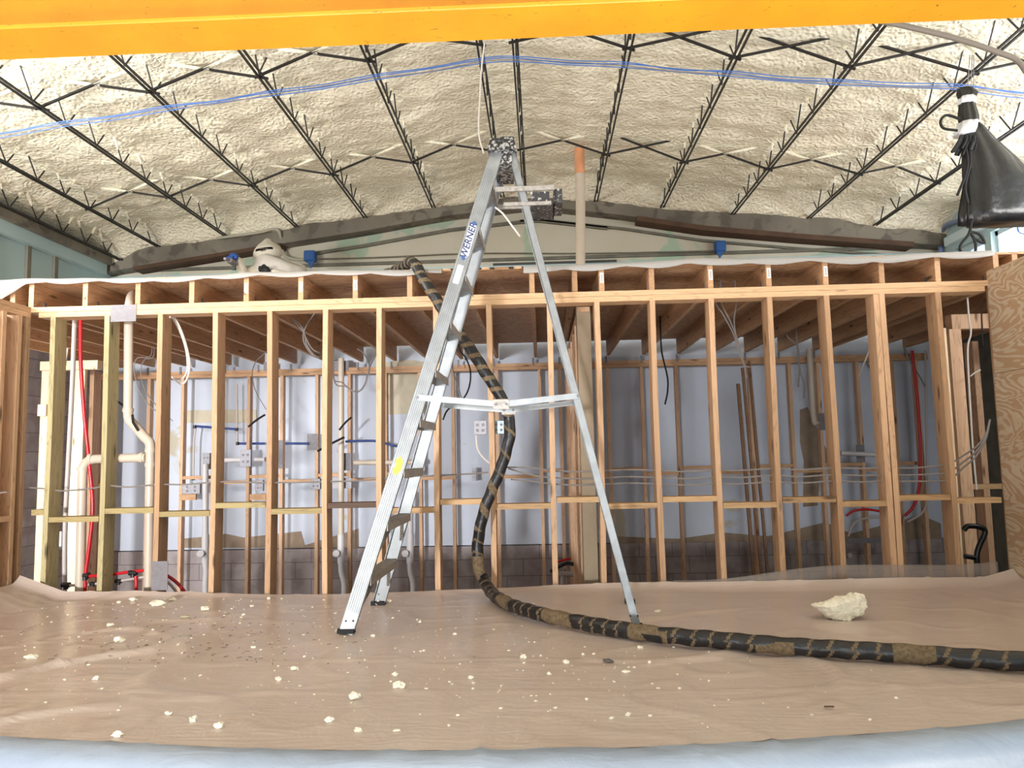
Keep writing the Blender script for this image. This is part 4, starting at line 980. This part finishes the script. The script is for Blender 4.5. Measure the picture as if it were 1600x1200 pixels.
cable([(1533, 470), (1534, 500), (1536, 540)], 5.38, 'thin black cable down the plywood edge', BLKM, .005)
cable([(105, 530, 7.5), (108, 530, 7.5), (103, 560, 7.5), (101, 575, 7.5)], 7.5, 'white cable beside the pale pine jamb', CABLEW, .011)
cable([(0, 1), (0, 2)], 3, 'x') if False else None
cable([(388, 667), (400, 657), (414, 648)], 8.4, 'black strap slanting behind the fourth stud', BLKM, .012, name='black_strap')
cable([(496, 705), (520, 692), (538, 683)], 8.6, 'black strap slanting behind the sixth stud', BLKM, .014, name='black_strap')
cable([(530, 672), (540, 660), (549, 652)], 8.6, 'black strap over the cream pipe', BLKM, .012, name='black_strap')
# blue cables over the ceiling joists
for k in range(4):
    off = (k-1.5)*.02; pts = [Vector((XL+.25, 5.9+off*3, 4.50+.02*k))]
    for i in range(1, 13):
        x, z = JX[i], JZ[i]; y = 5.82-(.006*i)+off
        pts.append(Vector((x, y, z-.006-.004*k)))
        if i < 12:
            m = (Vector((x, y, z))+Vector((JX[i+1], y, JZ[i+1])))/2; m.z -= .012+.004*((k*7+i*3) % 5); m.y += .008*((k+i) % 3-1)
            if i != 6: pts.append(m)
    pts.append(Vector((XR-.1, 5.75+off, 4.45)))
    tag(MB().tube(cr(pts, 6), .0042, 6).build('blue_cable', BCABLE if k != 2 else CABLE), 'thin cable of the bundle strung across the ceiling joists, %s strand' % ['front', 'second', 'pale third', 'rear'][k], 'cable', 'cables strung across the joists')
cable([(757, 68, 5.5), (752, 110, 5.5), (750, 150, 5.5), (748, 190, 5.5), (749, 215, 5.5), (756, 240, 5.5)], 5.5, 'off-white cable hanging from the ridge beside the ladder cap', CABLEW, .007)
# big conduit top right
pipe([P(1350, 28, 4.6), P(1420, 42, 4.6), P(1500, 62, 4.6), P(1560, 82, 4.6), P(1590, 95, 4.6), P(1612, 125, 4.6)], .018, plain('grey_conduit', srgb(128, 120, 112), .5), 'conduit', 'grey curved conduit under the ceiling at the top right', 'conduit')
# gable conduit and blue taped boxes
pipe([P(340, 372, 9.0), P(400, 364, 9.0), P(430, 358, 9.02), P(438, 368, 9.05), P(440, 385, 9.2), P(446, 400, 9.22), P(460, 405, 9.22), P(480, 406, 9.22)], .018, plain('pale_conduit', srgb(168, 164, 148), .5), 'conduit', 'pale conduit bending down the gable above the worker', 'conduit')
pipe([P(492, 405, 9.22), P(600, 402, 9.22), P(740, 396, 9.22), P(920, 396, 9.22), P(1116, 392, 9.22)], .009, M_trim, 'conduit', 'thin long conduit along the gable between the blue boxes', 'conduit', n=3)
for (px, py, l) in ((485, 402, 'left'), (1125, 387, 'right')):
    t = thing('taped_box', tuple(P(px, py+8, 9.2)), 'blue taped electrical box on the %s half of the gable wall' % l, 'electrical box')
    a, b = P(px-8.5, py-9, 9.2), P(px+8.5, py+7, 9.2)
    MB().box((a.x, 9.14, b.z), (b.x, 9.26, a.z)).build('box_body', BLUETAPE, t, bevel=.012)
    MB().prism([P(px-5, py+6, 9.15), P(px+7, py+5, 9.15), P(px+3, py+12, 9.15), P(px, py+17, 9.15), P(px-2, py+13, 9.15)], (0, .02, 0)).build('tape_tail', BLUETAPE, t)
pipe([P(1470, 418, 9.15), P(1470, 380, 9.15), P(1472, 362, 9.1), P(1482, 350, 8.9), P(1500, 345, 8.6), P(1520, 338, 8.3)], .030, plain('bluish_conduit', srgb(104, 122, 160), .4), 'conduit', 'blue grey conduit rising in the right rear corner', 'conduit')
for k, (px, py) in enumerate(((1452, 412), (1486, 412))):
    a = P(px, py+8, 8.9); tag(MB().box((a.x, 8.9, 3.242), (a.x+.05, 8.95, a.z+.10)).build('wood_stub', W_dark if k == 0 else W_rear), ['dark', 'pale'][k]+' wood stub poking up in the right rear corner of the loft', 'wood block')
# ------------------------------------------------------------------ black bundle
BLKF = plain('crumpled_black_plastic', srgb(26, 26, 29), .3, 0, .6, .4, 6, 1)
def bundle():
    y = 5.55; t = thing('plastic_bundle', tuple(P(1515, 150, y)), 'bundle of black plastic sheeting tied with white tape, hanging at top right', 'plastic bundle')
    def sec(pxc, py, w_, d, k, seed):
        out = []; c = P(pxc, py, y); s = y/FPX
        for i in range(k):
            a = 2*PI*i/k; q = 1+.16*noise.noise(Vector((math.cos(a)*2.2, math.sin(a)*2.2, seed)))+.05*math.sin(a*9)+(.10*abs(math.sin(a*5.5+seed)) if w_ > 60 else 0)
            out.append(c+Vector((math.cos(a)*w_*s/2*q, math.sin(a)*d*s/2*q, 0)))
        return out
    def loft_(secs, name, mat, cap=True):
        k = 56; vs = []
        for q in secs: vs += sec(q[0], q[1], q[2], q[3], k, q[1]*.012)
        n = len(secs); fs = [(i*k+j, i*k+(j+1) % k, (i+1)*k+(j+1) % k, (i+1)*k+j) for i in range(n-1) for j in range(k)]
        if cap: fs += [tuple(range(k))[::-1], tuple(range((n-1)*k, n*k))]
        return MB().add(vs, fs).build(name, mat, t, smooth=True)
    loft_([(1508, 138, 22, 14), (1512, 146, 32, 20), (1511, 156, 24, 20), (1511, 166, 24, 20), (1513, 182, 30, 24), (1514, 192, 28, 24), (1511, 206, 30, 26)], 'neck', BLK)
    loft_([(1511, 152, 25, 21), (1511, 158, 26, 22), (1510, 163, 26, 22)], 'tape_band', TAPEW)
    loft_([(1514, 192, 31, 27), (1512, 202, 33, 29), (1508, 212, 34, 30)], 'tape_band', TAPEW)
    # flared skirt towards the lower right
    secs = [(1518, 196, 30, 24), (1530, 220, 50, 30), (1545, 250, 78, 36), (1560, 290, 104, 40), (1574, 330, 128, 40), (1578, 350, 134, 40)]
    loft_(secs, 'draped_sheet', BLKF)
    b = MB()
    for k in range(11):
        a = P(1502+k*2.2, 212, y-.06+.01*(k % 3)); e = P(1488+k*3.2+random.uniform(-2, 2), 236+random.uniform(-4, 8), y-.08+.02*(k % 4))
        b.tube(cr([a, (a+e)/2+Vector((0, -.02, 0)), e]), .011, 6)
    b.build('frayed_ends', BLKM, t)
    for pts in ([(1500, 186), (1480, 180), (1470, 188), (1474, 200), (1496, 204)], [(1508, 225), (1512, 250), (1508, 275), (1496, 305)], [(1515, 228), (1516, 255), (1508, 290), (1512, 318)], [(1518, 345), (1514, 365), (1500, 385), (1506, 398), (1522, 396), (1524, 380), (1516, 362), (1522, 372), (1538, 380), (1530, 366), (1516, 362)]):
        MB().tube(cr([P(a, b_, y-.07) for a, b_ in pts]), .010, 7).build('cord_loop', BLKM, t)
    for dx in (-6, 0, 4): MB().tube([P(1517+dx, 150, y), P(1519+dx*.6, 86, 5.5)], .003, 5).build('hanging_wire', CABLE, t)
bundle()
cable([(1600, 330, 6.0), (1590, 345, 6.0), (1592, 362, 6.0), (1602, 366, 6.0)], 6, 'thin blue cable loop hanging at the right edge near the windows', BCABLE, .006)
# ------------------------------------------------------------------ worker on the loft
def worker():
    SUIT = plain('white_coverall', srgb(202, 195, 180), .55, 0, .4, .1, 9, .3); SH = plain('thin_white_plastic', srgb(188, 182, 174), .35, 0, .5, .1, 14, .5)
    GL = plain('blue_glove', srgb(36, 78, 150), .5, 0, .5, .15, 30); BOOT = plain('dark_boot', srgb(36, 34, 36), .6)
    base = Vector((-2.92, 8.35, 3.26))
    t = thing('person', tuple(base), 'person in white hooded coverall crouching on the loft, blue glove reaching left', 'person')
    V = {'pel': (-2.80, 8.42, 3.60, .17), 'chest': (-2.88, 8.30, 3.90, .18), 'neck': (-2.98, 8.22, 4.08, .085), 'head': (-3.03, 8.17, 4.20, .095),
         'shR': (-3.13, 8.22, 4.02, .085), 'elR': (-3.24, 8.05, 3.90, .062), 'wrR': (-3.27, 7.90, 4.07, .042),
         'shL': (-2.68, 8.28, 3.99, .09), 'elL': (-2.66, 8.05, 3.84, .062), 'wrL': (-2.90, 7.90, 3.90, .042),
         'kR': (-3.06, 8.02, 3.66, .085), 'aR': (-3.02, 8.38, 3.34, .055), 'kL': (-2.66, 8.02, 3.66, .085), 'aL': (-2.68, 8.40, 3.34, .055), 'hR': (-2.90, 8.38, 3.58, .12), 'hL': (-2.70, 8.38, 3.58, .12)}
    ed = [('pel','chest'),('chest','neck'),('neck','head'),('chest','shR'),('shR','elR'),('elR','wrR'),('chest','shL'),('shL','elL'),('elL','wrL'),('pel','hR'),('hR','kR'),('kR','aR'),('pel','hL'),('hL','kL'),('kL','aL')]
    ks = list(V); me = bpy.data.meshes.new('body'); me.from_pydata([Vector(V[k][:3])-base for k in ks], [(ks.index(a), ks.index(b)) for a, b in ed], [])
    o = bpy.data.objects.new('coverall', me); S.collection.objects.link(o); o.parent = t; ORG[o] = base
    sk = o.modifiers.new('skin', 'SKIN'); 
    for i, k in enumerate(ks): me.skin_vertices[0].data[i].radius = (V[k][3], V[k][3]); me.skin_vertices[0].data[i].use_root = (k == 'pel')
    sb = o.modifiers.new('s', 'SUBSURF'); sb.levels = sb.render_levels = 2; me.materials.append(SUIT)
    # hood: pointed, with face opening
    hc = Vector((-3.03, 8.17, 4.215)); b = MB(); vs = []; nu, nv = 36, 30
    for j in range(nv+1):
        th = PI*j/nv
        for i in range(nu):
            ph = 2*PI*i/nu; r = .135+.012*noise.noise(Vector((math.cos(ph)*2, math.sin(ph)*2, th*2)))
            pk = 1-.42*max(0, math.cos(th))**1.2; x = r*math.sin(th)*math.cos(ph)*(.92+.5*(1-math.cos(th))/2)*pk; yy = r*math.sin(th)*math.sin(ph)*1.0*pk; z = r*math.cos(th)*(1.12 if th < PI/2 else .95)-.02+x*.12
            vs.append(hc+Vector((x, yy, z)))
    fs = []
    for j in range(nv):
        for i in range(nu):
            ph = (i+.5)/nu*2*PI; th = (j+.5)/nv*PI
            if abs(ph-1.5*PI) < .62 and 1.42 < th < 1.78-.25*abs(ph-1.5*PI): continue
            fs.append((j*nu+i, j*nu+(i+1) % nu, (j+1)*nu+(i+1) % nu, (j+1)*nu+i))
    b.add(vs, fs); h = b.build('hood', SUIT, t, smooth=True); h.modifiers.new('th', 'SOLIDIFY').thickness = .006
    fc = MB().blob(hc+Vector((0, -.004, -.03)), (.075, .098, .088), 2, .03, 3).build('face', plain('skin', srgb(150, 112, 92), .6), t, smooth=True)
    g = MB()
    for s in (-1, 1): g.blob(hc+Vector((s*.034, -.104, -.012)), (.032, .018, .018), 1, .02, 2)
    g.tube([hc+Vector((-.085, -.062, -.006)), hc+Vector((-.04, -.108, -.008)), hc+Vector((0, -.116, -.012)), hc+Vector((.04, -.108, -.008)), hc+Vector((.085, -.062, -.006))], .012, 8)
    g.build('goggles', BLK, t, smooth=True)
    # loose plastic over the shoulders
    b = MB(); vs = []; n = 22; 
    rings = [((-3.03, 8.18, 4.14), .13, .13), ((-3.00, 8.19, 4.10), .18, .15), ((-2.95, 8.2, 4.05), .25, .19), ((-2.90, 8.22, 4.00), .30, .22), ((-2.88, 8.25, 3.74), .33, .26)]
    for q, (c, rx_, ry_) in enumerate(rings):
        for i in range(n):
            a = 2*PI*i/n; f = 1+.06*math.sin(a*7+q)*(q/3)
            vs.append(Vector(c)+Vector((math.cos(a)*rx_*f, math.sin(a)*ry_*f, .01*math.sin(a*3))))
    b.add(vs, [(q*n+i, q*n+(i+1) % n, (q+1)*n+(i+1) % n, (q+1)*n+i) for q in range(4) for i in range(n)])
    b.build('shoulder_drape', SH, t, smooth=True).modifiers.new('th', 'SOLIDIFY').thickness = .004
    # hands: palm and five fingers each
    def hand(wr, fwd, side, up, mat):
        wr = Vector(wr); f = nrm(fwd); u = nrm(up); s = nrm(side); m = MB()
        m.blob(wr+f*.045, (.052, .044, .046), 3, .1, 2)
        for k in range(4):
            L = (.075, .085, .080, .062)[k]; a = wr+f*.06+s*(.030-.020*k)
            m.tube(cr([a, a+f*L*.45+u*.006, a+f*L*.75-u*.02, a+f*L*.72-u*.045]), [.0105]*19, 8) if False else m.tube([a, a+f*L*.45, a+f*L*.75-u*.022, a+f*L*.68-u*.048], [.012, .0115, .0105, .009], 8)
        a = wr+f*.03+s*.036; m.tube([a, a+f*.03+s*.022, a+f*.055+s*.010-u*.02], [.013, .012, .010], 8)
        return m.build('glove', mat, t, smooth=True)
    hand(V['wrR'][:3], (-.25, -.5, -.1), (1, 0, .1), (0, -.3, 1), GL)
    hand(V['wrL'][:3], (-.9, -.3, .15), (0, -.3, 1), (0, -1, 0), BLKM)
    for k in ('aR', 'aL'):
        p = Vector(V[k][:3]); MB().blob((p.x, p.y-.07, 3.305), (.055, .14, .045), 1, .05, 3).build('boot', BOOT, t, smooth=True)
    g = thing('spray_gun', (-3.29, 7.82, 4.06), 'grey spray gun held in the blue glove of the worker', 'spray gun')
    gm = MB().box((-3.325, 7.74, 3.975), (-3.255, 7.90, 4.02)).build('gun_body', GALV, g, bevel=.008)
    MB().cyl((-3.29, 7.75, 4.0), (-3.30, 7.66, 3.99), .016, 12).build('nozzle', GALV, g)
    MB().obox((-3.285, 7.87, 3.97), (.014, 0, 0), (0, .018, 0), (0, 0, .05)).build('grip', BRASS, g)
worker()
print('objects', len(bpy.data.objects))
